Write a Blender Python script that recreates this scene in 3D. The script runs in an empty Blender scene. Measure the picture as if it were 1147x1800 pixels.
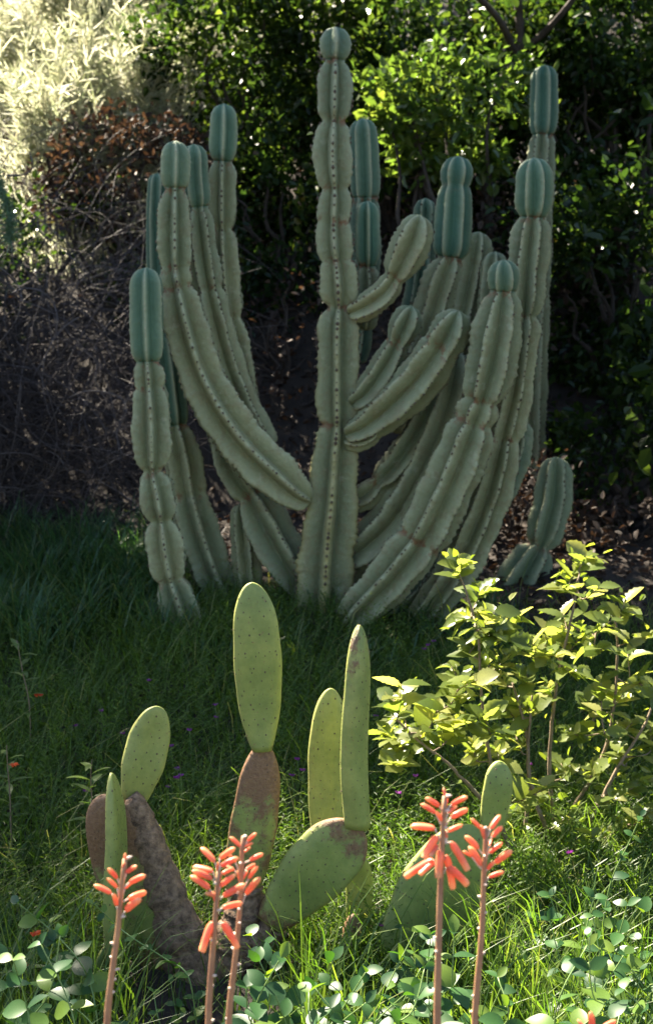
import bpy, math, random
import numpy as np
from mathutils import Vector, Matrix
random.seed(7); rng = np.random.default_rng(11)
R = math.radians
sc = bpy.context.scene
col = sc.collection

# ------------------------------------------------------------------ camera
F_PX, PW, PH, HORIZON, CAM_Z = 2614.0, 1147.0, 1800.0, 560.0, 1.65
PITCH = math.atan((PH / 2 - HORIZON) / F_PX)
cd = bpy.data.cameras.new('camera'); cam = bpy.data.objects.new('camera', cd); col.objects.link(cam)
cam.location = (0, 0, CAM_Z); cam.rotation_euler = (R(90) - PITCH, 0, 0)
cd.sensor_fit = 'VERTICAL'; cd.sensor_height = 36.0; cd.lens = 36.0 * F_PX / PH
cd.clip_end = 500; cd.clip_start = .05
cd.dof.use_dof = True; cd.dof.focus_distance = 3.25; cd.dof.aperture_fstop = 6.3
sc.camera = cam

# ------------------------------------------------------------------ light
SUN_EL, SUN_AZ = R(52), R(-42)
w = bpy.data.worlds.new('World'); sc.world = w; w.use_nodes = True
nt = w.node_tree; bg = nt.nodes['Background']
sky = nt.nodes.new('ShaderNodeTexSky'); sky.sky_type = 'NISHITA'; sky.sun_disc = False
sky.sun_elevation = SUN_EL; sky.sun_rotation = SUN_AZ % (2 * math.pi)
nt.links.new(sky.outputs[0], bg.inputs[0]); bg.inputs[1].default_value = 0.05
sl = bpy.data.lights.new('sun', 'SUN'); so = bpy.data.objects.new('sun', sl); col.objects.link(so)
sl.energy = 5.0; sl.angle = R(.5); sl.color = (1, .90, .72)
SUN = Vector((math.sin(SUN_AZ) * math.cos(SUN_EL), math.cos(SUN_AZ) * math.cos(SUN_EL), math.sin(SUN_EL)))
so.rotation_euler = SUN.to_track_quat('Z', 'Y').to_euler(); so.location = SUN * 20
sc.view_settings.view_transform = 'Standard'; sc.view_settings.look = 'None'
sc.view_settings.gamma = 1; sc.view_settings.exposure = 2.95
sc.render.engine = 'CYCLES'
cy = sc.cycles; cy.use_denoising = True; cy.max_bounces = 8; cy.diffuse_bounces = 4
cy.glossy_bounces = 2; cy.transmission_bounces = 4; cy.transparent_max_bounces = 8; cy.sample_clamp_indirect = 6

# ------------------------------------------------------------------ pixel -> direction
CP, SP = math.cos(PITCH), math.sin(PITCH)
def ray(px, py):
    x = (px - PW / 2) / F_PX; y = (PH / 2 - py) / F_PX
    return Vector((x, CP + y * SP, -SP + y * CP))
def at(px, py, Y):
    d = ray(px, py); return Vector((0, 0, CAM_Z)) + d * (Y / d.y)
def m_per_px(Y): return Y / CP / F_PX

# ------------------------------------------------------------------ ground shape
def gz(x, y):
    x = np.asarray(x, float); y = np.asarray(y, float)
    a = np.clip(y - 3.4, 0, 3.7) * .19
    b = np.clip(y - 7.1, 0, 6.0) * .80
    c = np.clip(y - 13.1, 0, 30) * .35
    k = np.clip((y - 2) / 4, 0, 1)
    bump = .022 * np.sin(x * 3.1 + y * 1.7) + .016 * np.sin(x * 6.3 - y * 4.1 + 1) + .010 * np.sin(x * 13 + y * 9)
    big = np.clip((y - 7.1) / 2, 0, 1) * (.14 * np.sin(x * 2.1 + .6) + .10 * np.sin(y * 2.7 + x))
    return a + b + c + bump * k + big
def gv(x, y): return float(gz(x, y))
def ground_hit(px, py, h=0.0):
    d = ray(px, py); t = 1.0
    while t < 30:
        p = Vector((0, 0, CAM_Z)) + d * t
        if p.z <= gv(p.x, p.y) + h: return p
        t += .02
    return Vector((0, 0, CAM_Z)) + d * 8

# ------------------------------------------------------------------ mesh helpers
def mesh_np(name, V, Fs, smooth=False, attrs=None):
    V = np.asarray(V, np.float32); me = bpy.data.meshes.new(name)
    Fs = [np.asarray(f, np.int32) for f in Fs if len(f)]
    me.vertices.add(len(V)); me.vertices.foreach_set('co', V.ravel())
    loops = np.concatenate([f.ravel() for f in Fs]); tot = np.concatenate([np.full(len(f), f.shape[1], np.int32) for f in Fs])
    start = np.concatenate([[0], np.cumsum(tot)[:-1]]).astype(np.int32)
    me.loops.add(len(loops)); me.loops.foreach_set('vertex_index', loops)
    me.polygons.add(len(tot)); me.polygons.foreach_set('loop_start', start)
    me.polygons.foreach_set('use_smooth', np.full(len(tot), smooth, bool))
    me.update(calc_edges=True)
    for k, a in (attrs or {}).items():
        at_ = me.attributes.new(k, 'FLOAT', 'POINT'); at_.data.foreach_set('value', np.asarray(a, np.float32))
    return me
class Acc:
    def __init__(s): s.V = []; s.Q = []; s.T = []; s.A = []; s.n = 0
    def add(s, V, Q=None, T=None, rnd=.5):
        V = np.asarray(V, float)
        if Q is not None and len(Q): s.Q.append(np.asarray(Q) + s.n)
        if T is not None and len(T): s.T.append(np.asarray(T) + s.n)
        s.V.append(V); s.A.append(np.broadcast_to(np.asarray(rnd, float), (len(V),))); s.n += len(V)
    def mesh(s, name, smooth=False):
        Fs = []
        if s.Q: Fs.append(np.concatenate(s.Q))
        if s.T: Fs.append(np.concatenate(s.T))
        return mesh_np(name, np.concatenate(s.V), Fs, smooth, {'rnd': np.concatenate(s.A)})
def ob(name, me, mat, parent=None):
    if mat is not None and not me.materials: me.materials.append(mat)
    o = bpy.data.objects.new(name, me); col.objects.link(o)
    if parent is not None: o.parent = parent
    return o
def thing(name, label, cat, group=None, loc=(0, 0, 0)):
    o = bpy.data.objects.new(name, None); col.objects.link(o); o.location = loc; o.empty_display_size = .1
    return tag(o, label, cat, group)
def tag(o, label, cat, group=None):
    o['label'] = label; o['category'] = cat
    if group: o['group'] = group
    return o
def part(name, me, mat, parent, stuff=False, world=True):
    o = ob(name, me, mat, parent)
    if world:
        p = Vector((0, 0, 0)); q = parent
        while q is not None: p += q.location; q = q.parent
        o.location = -p
    if stuff: o['kind'] = 'stuff'
    return o

def smooth_path(P, n):
    P = np.asarray(P, float)
    if len(P) == 2: return P[0] + (P[1] - P[0]) * np.linspace(0, 1, n)[:, None]
    d = np.concatenate([[0], np.cumsum(np.linalg.norm(np.diff(P[:, :3], axis=0), axis=1))]); d /= d[-1]
    E = np.vstack([2 * P[0] - P[1], P, 2 * P[-1] - P[-2]])
    out = []
    for t in np.linspace(0, 1, n):
        i = min(max(np.searchsorted(d, t, side='right') - 1, 0), len(P) - 2)
        u = (t - d[i]) / max(d[i + 1] - d[i], 1e-9)
        a, b, c, e = E[i], E[i + 1], E[i + 2], E[i + 3]
        out.append(.5 * ((2 * b) + (c - a) * u + (2 * a - 5 * b + 4 * c - e) * u * u + (3 * b - a - 3 * c + e) * u ** 3))
    return np.array(out)
def frames(P):
    T = np.gradient(P, axis=0); T /= np.linalg.norm(T, axis=1)[:, None] + 1e-12
    n = np.array([0, -1., 0]); out = []
    n = n - T[0] * n.dot(T[0])
    if np.linalg.norm(n) < .1: n = np.array([1., 0, 0]) - T[0] * T[0][0]
    N = []
    for t in T:
        n = n - t * n.dot(t); n = n / (np.linalg.norm(n) + 1e-12); N.append(n)
    N = np.array(N); return T, N, np.cross(T, N)
def tube(P, rad, k=6, jit=0.0):
    P = np.asarray(P, float); m = len(P); rad = np.broadcast_to(np.asarray(rad, float), (m,))
    T, N, B = frames(P); a = np.arange(k) / k * 2 * np.pi
    rr = rad[:, None] * (1 + jit * rng.standard_normal((m, k)))
    V = P[:, None] + rr[..., None] * (np.cos(a)[None, :, None] * N[:, None] + np.sin(a)[None, :, None] * B[:, None])
    i = np.arange(m - 1)[:, None] * k; j = np.arange(k)[None]
    Q = np.stack([i + j, i + (j + 1) % k, i + k + (j + 1) % k, i + k + j], -1).reshape(-1, 4)
    V = V.reshape(-1, 3)
    V = np.vstack([V, P[:1], P[-1:]]); c0, c1 = m * k, m * k + 1
    jj = np.arange(k)
    Tt = np.vstack([np.stack([np.full(k, c0), (jj + 1) % k, jj], -1), np.stack([np.full(k, c1), (m - 1) * k + jj, (m - 1) * k + (jj + 1) % k], -1)])
    return V, Q, Tt
def unit(a): return a / (np.linalg.norm(a, axis=-1, keepdims=True) + 1e-9)
def leaf_cloud(P, A, N, L, W, rnd, fold=.18, droop=.12):
    """P base, A axis, N normal, L length, W width: folded oval leaves of two quads"""
    n = len(P); A = unit(A); S = unit(np.cross(A, N)); N = np.cross(S, A)
    L = np.broadcast_to(L, (n,))[:, None]; W = np.broadcast_to(W, (n,))[:, None]
    def pt(u, v, h): return P + A * L * u + S * W * v + N * (W * h - L * droop * u * u)
    V = np.stack([pt(0, 0, 0), pt(.28, .46, fold), pt(.68, .40, fold), pt(1, 0, 0), pt(.68, -.40, fold), pt(.28, -.46, fold)], 1)
    b = np.arange(n)[:, None] * 6
    Q = np.concatenate([b + np.array([[0, 1, 2, 3]]), b + np.array([[0, 3, 4, 5]])])
    return V.reshape(-1, 3), Q, np.repeat(rnd, 6)
def rand_dirs(n, up=0.0):
    d = unit(rng.standard_normal((n, 3))); d[:, 2] += up; return unit(d)

# ------------------------------------------------------------------ materials
def new_mat(name):
    m = bpy.data.materials.new(name); m.use_nodes = True; nt = m.node_tree
    return m, nt, nt.nodes['Principled BSDF'], nt.nodes['Material Output']
def N_(nt, t, **kw):
    n = nt.nodes.new(t)
    for k, v in kw.items(): setattr(n, k, v)
    return n
def attr(nt, name): return N_(nt, 'ShaderNodeAttribute', attribute_name=name).outputs['Fac']
def ramp(nt, fac, stops):
    r = N_(nt, 'ShaderNodeValToRGB'); e = r.color_ramp.elements
    while len(e) < len(stops): e.new(.5)
    for i, (p, c) in enumerate(stops): e[i].position = p; e[i].color = (*c, 1)
    nt.links.new(fac, r.inputs[0]); return r.outputs[0]
def noise(nt, scale, detail=4, rough=.6, obj=True):
    tc = N_(nt, 'ShaderNodeTexCoord'); n = N_(nt, 'ShaderNodeTexNoise')
    n.inputs['Scale'].default_value = scale; n.inputs['Detail'].default_value = detail; n.inputs['Roughness'].default_value = rough
    nt.links.new(tc.outputs['Object'], n.inputs['Vector']); return n.outputs['Fac']
def mix(nt, fac, a, b, mode='MIX'):
    m = N_(nt, 'ShaderNodeMix', data_type='RGBA', blend_type=mode)
    for s, v in ((0, fac), (6, a), (7, b)):
        if isinstance(v, (int, float)): m.inputs[s].default_value = v
        elif isinstance(v, tuple): m.inputs[s].default_value = (*v, 1)
        else: nt.links.new(v, m.inputs[s])
    return m.outputs[2]
def math_(nt, op, a, b=0.0, clamp=False):
    m = N_(nt, 'ShaderNodeMath', operation=op); m.use_clamp = clamp
    for i, v in enumerate((a, b)):
        if isinstance(v, (int, float)): m.inputs[i].default_value = v
        else: nt.links.new(v, m.inputs[i])
    return m.outputs[0]
def step(nt, x, lo, hi):
    m = N_(nt, 'ShaderNodeMapRange'); m.interpolation_type = 'SMOOTHSTEP'
    m.inputs[1].default_value = lo; m.inputs[2].default_value = hi; nt.links.new(x, m.inputs[0]); return m.outputs[0]
def bump(nt, b, h, strength=.3, dist=.01):
    n = N_(nt, 'ShaderNodeBump'); n.inputs['Strength'].default_value = strength; n.inputs['Distance'].default_value = dist
    nt.links.new(h, n.inputs['Height']); nt.links.new(n.outputs[0], b.inputs['Normal'])

def leaf_mat(name, stops, trans=.45, tcol=None, rough=.4, obj_random=False, spec=.5, nz=9):
    m, nt, b, out = new_mat(name)
    if obj_random: f = N_(nt, 'ShaderNodeObjectInfo').outputs['Random']
    else: f = attr(nt, 'rnd')
    c = ramp(nt, f, stops)
    n = noise(nt, nz, 3); c2 = mix(nt, .5, c, mix(nt, n, (.45, .45, .45), (1.45, 1.45, 1.45)), 'MULTIPLY')
    nt.links.new(c2, b.inputs['Base Color']); b.inputs['Roughness'].default_value = rough
    b.inputs['Specular IOR Level'].default_value = spec
    t = N_(nt, 'ShaderNodeBsdfTranslucent')
    tc = mix(nt, 1.0, c2, tcol or (1.9, 2.0, .9), 'MULTIPLY'); nt.links.new(tc, t.inputs[0])
    ms = N_(nt, 'ShaderNodeMixShader'); ms.inputs[0].default_value = trans
    nt.links.new(b.outputs[0], ms.inputs[1]); nt.links.new(t.outputs[0], ms.inputs[2]); nt.links.new(ms.outputs[0], out.inputs[0])
    return m
def plain_mat(name, c1, c2, scale=20, rough=.8, bmp=.3):
    m, nt, b, out = new_mat(name); n = noise(nt, scale, 6, .65)
    nt.links.new(ramp(nt, n, [(.3, c1), (.7, c2)]), b.inputs['Base Color']); b.inputs['Roughness'].default_value = rough
    if bmp: bump(nt, b, n, bmp, .01)
    return m

def cactus_mat():
    m, nt, b, out = new_mat('cereus_skin')
    rib, age, node, edge = attr(nt, 'rib'), attr(nt, 'age'), attr(nt, 'node'), attr(nt, 'edge')
    n1 = noise(nt, 7, 5); n2 = noise(nt, 60, 5, .7); n3 = noise(nt, 24, 4, .7)
    young = mix(nt, n1, (.028, .085, .055), (.066, .145, .090))
    old = mix(nt, n1, (.112, .132, .064), (.250, .258, .142))
    c = mix(nt, age, young, old)
    tint = attr(nt, 'tint'); c = mix(nt, .8, c, mix(nt, tint, (.72, .80, .78), (1.28, 1.20, 1.12)), 'MULTIPLY')
    n4 = noise(nt, 15, 6, .75); c = mix(nt, math_(nt, 'MULTIPLY', step(nt, n4, .55, .75), math_(nt, 'MULTIPLY', age, .55)), c, (.36, .35, .26))
    c = mix(nt, math_(nt, 'MULTIPLY', rib, .70), c, (.40, .40, .24))          # paler crests
    c = mix(nt, math_(nt, 'MULTIPLY', edge, math_(nt, 'MULTIPLY', rib, .75)), c, (.30, .24, .06))   # yellowed crests of the oldest wood
    scab = math_(nt, 'MULTIPLY', step(nt, n3, .485, .60), math_(nt, 'MAXIMUM', node, math_(nt, 'MULTIPLY', age, .22)))
    c = mix(nt, math_(nt, 'MULTIPLY', scab, 1.0, True), c, (.17, .085, .04))
    c = mix(nt, .55, c, mix(nt, n2, (.55, .55, .55), (1.4, 1.4, 1.4)), 'MULTIPLY')
    nt.links.new(c, b.inputs['Base Color']); b.inputs['Roughness'].default_value = .55; b.inputs['Specular IOR Level'].default_value = .35
    bump(nt, b, math_(nt, 'ADD', n3, n2), .6, .007)
    return m
def pad_mat():
    m, nt, b, out = new_mat('prickly_pear_skin')
    cork = attr(nt, 'cork'); yel = attr(nt, 'yel')
    n1 = noise(nt, 9, 4); n2 = noise(nt, 30, 6, .75); n3 = noise(nt, 110, 4, .7)
    c = mix(nt, n1, (.115, .165, .036), (.270, .300, .080))
    c = mix(nt, math_(nt, 'MULTIPLY', yel, .75), c, (.30, .30, .09))
    k = step(nt, math_(nt, 'ADD', math_(nt, 'MULTIPLY', n2, .75), cork), .60, .76)
    n5 = noise(nt, 17, 5, .7); c = mix(nt, .7, c, mix(nt, step(nt, n5, .3, .7), (.72, .78, .70), (1.22, 1.16, 1.1)), 'MULTIPLY')
    c = mix(nt, math_(nt, 'MULTIPLY', step(nt, noise(nt, 75, 3, .6), .64, .72), .55), c, (.22, .13, .06))
    brown = mix(nt, n3, (.085, .040, .018), (.28, .155, .075))
    c = mix(nt, k, c, brown)
    c = mix(nt, .4, c, mix(nt, n3, (.6, .6, .6), (1.35, 1.35, 1.35)), 'MULTIPLY')
    nt.links.new(c, b.inputs['Base Color']); b.inputs['Roughness'].default_value = .5; b.inputs['Specular IOR Level'].default_value = .4
    b.inputs['Subsurface Weight'].default_value = .12; b.inputs['Subsurface Radius'].default_value = (.02, .03, .008); b.inputs['Subsurface Scale'].default_value = .5
    bump(nt, b, math_(nt, 'MULTIPLY', n3, math_(nt, 'ADD', k, .25)), .5, .008)
    return m
def flower_mat():
    m, nt, b, out = new_mat('aloe_flower_skin')
    f = attr(nt, 'rnd'); r = N_(nt, 'ShaderNodeObjectInfo').outputs['Random']
    base = mix(nt, r, (.66, .15, .095), (.82, .27, .13))
    c = mix(nt, step(nt, f, .55, 1.0), base, (.80, .42, .20))
    nt.links.new(c, b.inputs['Base Color']); b.inputs['Roughness'].default_value = .33
    t = N_(nt, 'ShaderNodeBsdfTranslucent'); nt.links.new(mix(nt, 1.0, c, (1.1, 1.1, 1.0), 'MULTIPLY'), t.inputs[0])
    ms = N_(nt, 'ShaderNodeMixShader'); ms.inputs[0].default_value = .35
    nt.links.new(b.outputs[0], ms.inputs[1]); nt.links.new(t.outputs[0], ms.inputs[2]); nt.links.new(ms.outputs[0], out.inputs[0])
    return m

M = {}
M['earth'] = plain_mat('earth', (.012, .008, .006), (.034, .023, .016), 9, .95, .8)
M['cactus'] = cactus_mat(); M['pad'] = pad_mat(); M['flower'] = flower_mat()
M['areole'] = plain_mat('areole_wool', (.05, .032, .02), (.13, .09, .055), 60, .9, 0)
M['areole_pale'] = plain_mat('areole_wool_pale', (.30, .27, .17), (.42, .38, .27), 60, .9, 0)
M['bark'] = plain_mat('bark', (.022, .016, .012), (.065, .048, .036), 26, .9, .8)
M['cork'] = plain_mat('corky_trunk', (.045, .026, .016), (.33, .21, .13), 55, .9, 1.0)
M['dry'] = leaf_mat('dry_vine_bark', [(0, (.022, .015, .014)), (.6, (.046, .033, .032)), (1, (.15, .125, .12))], .0, rough=.7)
M['grass'] = leaf_mat('grass_blades', [(0, (.028, .060, .009)), (.5, (.058, .112, .014)), (.9, (.115, .165, .026)), (1, (.26, .24, .09))], .45, rough=.45)
M['tallgrass'] = leaf_mat('tall_grass_blades', [(0, (.030, .075, .030)), (.7, (.055, .12, .045)), (1, (.13, .15, .06))], .4, rough=.4)
M['herb'] = leaf_mat('herb_leaves', [(0, (.034, .074, .009)), (.6, (.066, .122, .014)), (1, (.12, .17, .026))], .45, rough=.5)
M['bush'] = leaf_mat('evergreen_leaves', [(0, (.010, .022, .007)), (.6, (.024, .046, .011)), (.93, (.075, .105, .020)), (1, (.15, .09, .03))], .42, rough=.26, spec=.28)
M['bush_sunlit'] = leaf_mat('sun_tinted_evergreen_leaves', [(0, (.035, .070, .016)), (.6, (.075, .115, .026)), (1, (.14, .17, .04))], .5, rough=.25)  # paler copy of the evergreen leaves, sunlight put into the colour
M['dead'] = leaf_mat('dead_leaves', [(0, (.02, .012, .008)), (.6, (.045, .026, .016)), (1, (.13, .085, .055))], .25, tcol=(1.4, 1.2, .9), rough=.7)
M['feather'] = leaf_mat('feathery_leaves', [(0, (.26, .30, .19)), (.6, (.42, .43, .35)), (1, (.55, .54, .48))], .5, tcol=(1.6, 1.55, 1.35), rough=.5)
M['sprig'] = leaf_mat('sprig_needles', [(0, (.11, .18, .12)), (1, (.20, .28, .18))], .35, rough=.5)
M['shrub'] = leaf_mat('toothed_leaves', [(0, (.070, .105, .022)), (.6, (.140, .175, .045)), (1, (.24, .245, .085))], .55, rough=.28, obj_random=True, tcol=(2.2, 2.1, 1.1), nz=20)
M['shrub_small'] = leaf_mat('small_toothed_leaves', [(0, (.080, .120, .024)), (.6, (.135, .175, .038)), (1, (.20, .215, .055))], .45, rough=.36, tcol=(2.0, 2.0, .6), nz=20)
M['vine'] = leaf_mat('periwinkle_leaves', [(0, (.016, .052, .018)), (.65, (.036, .092, .022)), (1, (.12, .18, .028))], .36, rough=.42, obj_random=True, tcol=(2.1, 2.1, .5), nz=18, spec=.32)
M['vinestem'] = plain_mat('periwinkle_stem', (.10, .17, .04), (.17, .24, .07), 30, .5, 0)
M['twig'] = plain_mat('shrub_twig', (.11, .075, .045), (.22, .16, .10), 40, .8, .4)
M['stalk'] = plain_mat('aloe_stalk', (.26, .12, .065), (.38, .20, .10), 26, .5, .15)
M['bract'] = plain_mat('aloe_bract', (.55, .42, .33), (.65, .52, .42), 60, .7, 0)
M['aloeleaf'] = plain_mat('aloe_leaf', (.06, .13, .06), (.10, .18, .08), 12, .45, .2)
M['purple'] = leaf_mat('purple_petals', [(0, (.16, .02, .17)), (1, (.26, .05, .28))], .3, tcol=(1.2, 1.0, 1.2), rough=.6)
M['orange'] = leaf_mat('orange_petals', [(0, (.55, .06, .02)), (1, (.75, .14, .03))], .3, tcol=(1.2, 1.0, 1.0), rough=.6)

# ------------------------------------------------------------------ ground
def build_ground():
    xs = np.unique(np.concatenate([np.linspace(-80, -6, 30), np.linspace(-6, 6, 121), np.linspace(6, 80, 30)]))
    ys = np.unique(np.concatenate([np.linspace(-80, -2, 20), np.linspace(-2, 14, 161), np.linspace(14, 120, 40)]))
    X, Y = np.meshgrid(xs, ys); Z = gz(X, Y); V = np.stack([X, Y, Z], -1).reshape(-1, 3)
    nx = len(xs); i, j = np.meshgrid(np.arange(nx - 1), np.arange(len(ys) - 1)); a = (j * nx + i).ravel()
    me = mesh_np('ground', V, [np.stack([a, a + 1, a + nx + 1, a + nx], -1)], True)
    o = ob('ground', me, M['earth']); o['kind'] = 'structure'
build_ground()

# ------------------------------------------------------------------ bushes and trees of the bank
def limbs(acc, base, targets, r0, wob=.12, k=6):
    base = np.array(base, float)
    for t in targets:
        t = np.array(t, float); n = 7; L = np.linalg.norm(t - base)
        P = base + (t - base) * np.linspace(0, 1, n)[:, None]
        P[1:-1] += rng.standard_normal((n - 2, 3)) * wob * L * .35; P[1:-1, 2] += L * .06
        acc.add(*tube(smooth_path(P, 14), np.linspace(r0, r0 * .22, 14), k), rnd=rng.random())
def crown_points(n, c, r, shell=.55, clumps=40, spread=.22):
    """leaf positions gathered in clumps through an ellipsoid, more of them near its skin"""
    d = unit(rng.standard_normal((clumps, 3))); rad = shell + (1 - shell) * rng.random(clumps) ** .6
    cc = d * rad[:, None]; k = rng.integers(0, clumps, n)
    p = cc[k] + rng.standard_normal((n, 3)) * spread
    return np.array(c) + p * np.array(r), unit(p), k / clumps
def bush(name, label, c, r, n, L, mat, group=None, cat='bush', nl=9, clumps=60, spread=.13, dead=0, r0=.022, base=None, trunk_name='branches'):
    x, y = (c[0], c[1]) if base is None else base
    b = Vector((x, y, gv(x, y) - .03)); t = thing(name, label, cat, group, b)
    P, out, ck = crown_points(n, c, r, clumps=clumps, spread=spread)
    g = gz(P[:, 0], P[:, 1]); keep = P[:, 2] > g + .02; P, out, ck = P[keep], out[keep], ck[keep]; n = len(P)
    acc = Acc(); idx = rng.choice(n, nl); limbs(acc, b, P[idx] * .9 + np.array(c) * .1, r0)
    part(trunk_name, acc.mesh(name + '_branches'), M['bark'], t)
    L = L * 1.25; A = unit(out * .6 + rand_dirs(n) * .9); Nn = rand_dirs(n, .9)
    ll = L * (.6 + .7 * rng.random(n)); rnd = np.clip(.5 * rng.random(n) + .5 * ck[:n] if len(ck) else 0, 0, 1)
    V, Q, a = leaf_cloud(P, A, Nn, ll, ll * .58, rnd)
    acc = Acc(); acc.add(V, Q, rnd=a); part('foliage', acc.mesh(name + '_leaves'), M[mat], t, stuff=True)
    return t
def bpx(px, py, Y): v = at(px, py, Y); return (v.x, v.y, v.z)

G = 'evergreen bushes on the bank'
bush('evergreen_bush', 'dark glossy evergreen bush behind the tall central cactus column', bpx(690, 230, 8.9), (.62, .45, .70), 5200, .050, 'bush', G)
bush('evergreen_bush', 'evergreen bush with leaves tinted a sunlit yellow-green beside the top of the tallest column', bpx(560, 60, 9.3), (.75, .5, .55), 4600, .050, 'bush_sunlit', G)
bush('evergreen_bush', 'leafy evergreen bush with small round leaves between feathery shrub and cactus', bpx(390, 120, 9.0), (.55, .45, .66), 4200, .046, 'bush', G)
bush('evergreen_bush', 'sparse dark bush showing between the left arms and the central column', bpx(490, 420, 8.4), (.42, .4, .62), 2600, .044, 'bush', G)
bush('evergreen_bush', 'evergreen bush with leaves tinted pale as sunlit around the slim tree trunk', bpx(790, 190, 8.0), (.46, .28, .36), 2200, .052, 'bush_sunlit', G)
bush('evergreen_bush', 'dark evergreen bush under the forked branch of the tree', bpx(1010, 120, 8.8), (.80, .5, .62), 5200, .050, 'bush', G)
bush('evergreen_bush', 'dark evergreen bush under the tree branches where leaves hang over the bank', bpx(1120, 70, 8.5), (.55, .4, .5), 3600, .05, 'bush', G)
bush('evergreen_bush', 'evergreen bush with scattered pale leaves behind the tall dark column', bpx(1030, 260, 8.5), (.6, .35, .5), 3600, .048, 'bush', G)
bush('evergreen_bush', 'large dark evergreen bush beside the tall right cactus arm', bpx(1090, 480, 7.8), (.58, .42, .62), 4600, .046, 'bush', G)
bush('evergreen_bush', 'low dark bush with brown twigs behind the small two-jointed cactus', bpx(1100, 820, 7.2), (.42, .4, .50), 2600, .042, 'bush', G)
bush('dry_bush', 'low brown bush of dead leaves on bare earth behind the taller sunlit shrub', bpx(1110, 960, 6.7), (.42, .28, .22), 1300, .034, 'dead', 'dry bushes', nl=24, r0=.006)
bush('dry_bush', 'low dead bush in the dark gap between clump and two-jointed cactus', bpx(900, 920, 6.8), (.4, .25, .3), 1300, .034, 'dead', 'dry bushes', nl=24, r0=.006)
bush('dry_bush', 'brown bush of dead leaves behind the right cactus arms', bpx(860, 560, 8.2), (.75, .35, .8), 2600, .04, 'dead', 'dry bushes')
bush('dry_bush', 'brown bush of dead leaves below the feathery shrubs', bpx(235, 330, 8.4), (.55, .4, .42), 2600, .036, 'dead', 'dry bushes')
bush('dry_bush', 'dead leafless bush in the dark gap behind the central column', bpx(500, 760, 7.9), (.45, .4, .75), 1100, .035, 'dead', 'dry bushes', nl=26, r0=.012)
bush('evergreen_bush', 'dark bush in the shade behind the bare vine tangle', bpx(90, 560, 8.3), (.75, .35, .75), 2600, .045, 'bush', G)

# tree with the slim trunk, its crown reaching over the top of the frame
def tree(label, trunk_px, Y, branches, crowns, n, L, mat='bush', r0=.05, name='evergreen_tree'):
    P = np.array([at(px, py, Y) for px, py in trunk_px]) if trunk_px and len(trunk_px[0]) == 2 else np.array(trunk_px, float)
    P[0][2] = gv(P[0][0], P[0][1]) - .05
    t = thing(name, label, 'tree', None, Vector(P[0]))
    acc = Acc(); sp = smooth_path(P, 30); acc.add(*tube(sp, np.linspace(r0, r0 * .6, 30) , 9, .05))
    for b in branches:
        Q = np.array([at(px, py, yy) if len(q) == 3 and px > 20 else q for q in b for (px, py, yy) in [q]], float)
        acc.add(*tube(smooth_path(Q, 16), np.linspace(r0 * .62, r0 * .25, 16), 7, .05))
    for c, r in crowns:
        limbs(acc, sp[-1], np.array(c) + unit(rng.standard_normal((10, 3))) * np.array(r) * .75, r0 * .45)
    part('trunk', acc.mesh('tree_trunk', True), M['bark'], t)
    vol = np.array([r[0] * r[1] * r[2] for c, r in crowns]); acc = Acc()
    for (c, r), v in zip(crowns, vol):
        k = int(n * v / vol.sum()); Pp, out, ck = crown_points(k, c, r, shell=.25, clumps=70, spread=.2)
        cap = 5.75 + 1.72 * (Pp[:, 1] - 7.5) + rng.random(k) * .2 + .45 * np.clip(-Pp[:, 0] - 2.4, 0, 1) + 2.5 * np.clip((-Pp[:, 0] - 3.5) / .9, 0, 1) if c[1] < 9.5 else np.full(k, 99.)  # crown tops cut along the sun slope to place the shade edge
        low = np.where(np.abs(Pp[:, 0]) < .225 * Pp[:, 1] + .06, CAM_Z + .205 * Pp[:, 1] - .10 * rng.random(k), gz(Pp[:, 0], Pp[:, 1]) + .05)
        kp = (Pp[:, 2] < cap) & (Pp[:, 2] > low); Pp, out, ck = Pp[kp], out[kp], ck[kp]; k = len(Pp)
        ll = L * (.6 + .7 * rng.random(k))
        V, Q, a = leaf_cloud(Pp, unit(out * .5 + rand_dirs(k)), rand_dirs(k, .8), ll, ll * .6, np.clip(.5 * rng.random(k) + .5 * ck, 0, 1)); acc.add(V, Q, rnd=a)
    part('crown', acc.mesh('tree_crown'), M[mat], t, stuff=True)
tree('slim dark trunked tree forking beside the tallest right cactus', [(866, 470), (852, 330), (856, 240), (888, 130), (912, 70), (905, -40), (890, -160)], 8.35,
     [[(910, 92, 8.35), (950, 62, 8.3), (985, 25, 8.2), (1030, -30, 8.1), (1090, -90, 7.9)], [(905, 100, 8.35), (880, 40, 8.1), (820, -20, 7.8), (700, -90, 7.4)]],
     [((-.6, 7.5, 4.5), (1.2, .9, 1.15)), ((.75, 7.7, 4.4), (1.0, .8, .9))], 15000, .065, r0=.036)
tree('dense evergreen tree out of view, its crown shaped to shade the cacti', [(-2.9, 7.7, 0), (-2.8, 7.7, 2.2), (-2.55, 7.6, 3.6)], 0,
     [], [((-3.3, 7.4, 4.6), (1.1, .95, 1.4)), ((-1.9, 7.45, 4.6), (1.2, .95, 1.2)), ((-4.6, 7.5, 6.8), (1.1, .9, 1.6)), ((-2.75, 8.1, 2.9), (.7, .9, 1.0)), ((-1.3, 8.35, 4.5), (1.3, .55, .8)), ((-2.7, 8.3, 4.3), (.9, .55, .9))], 38000, .065, r0=.075)  # crowns placed out of view to block sun on cacti and soil
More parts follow.
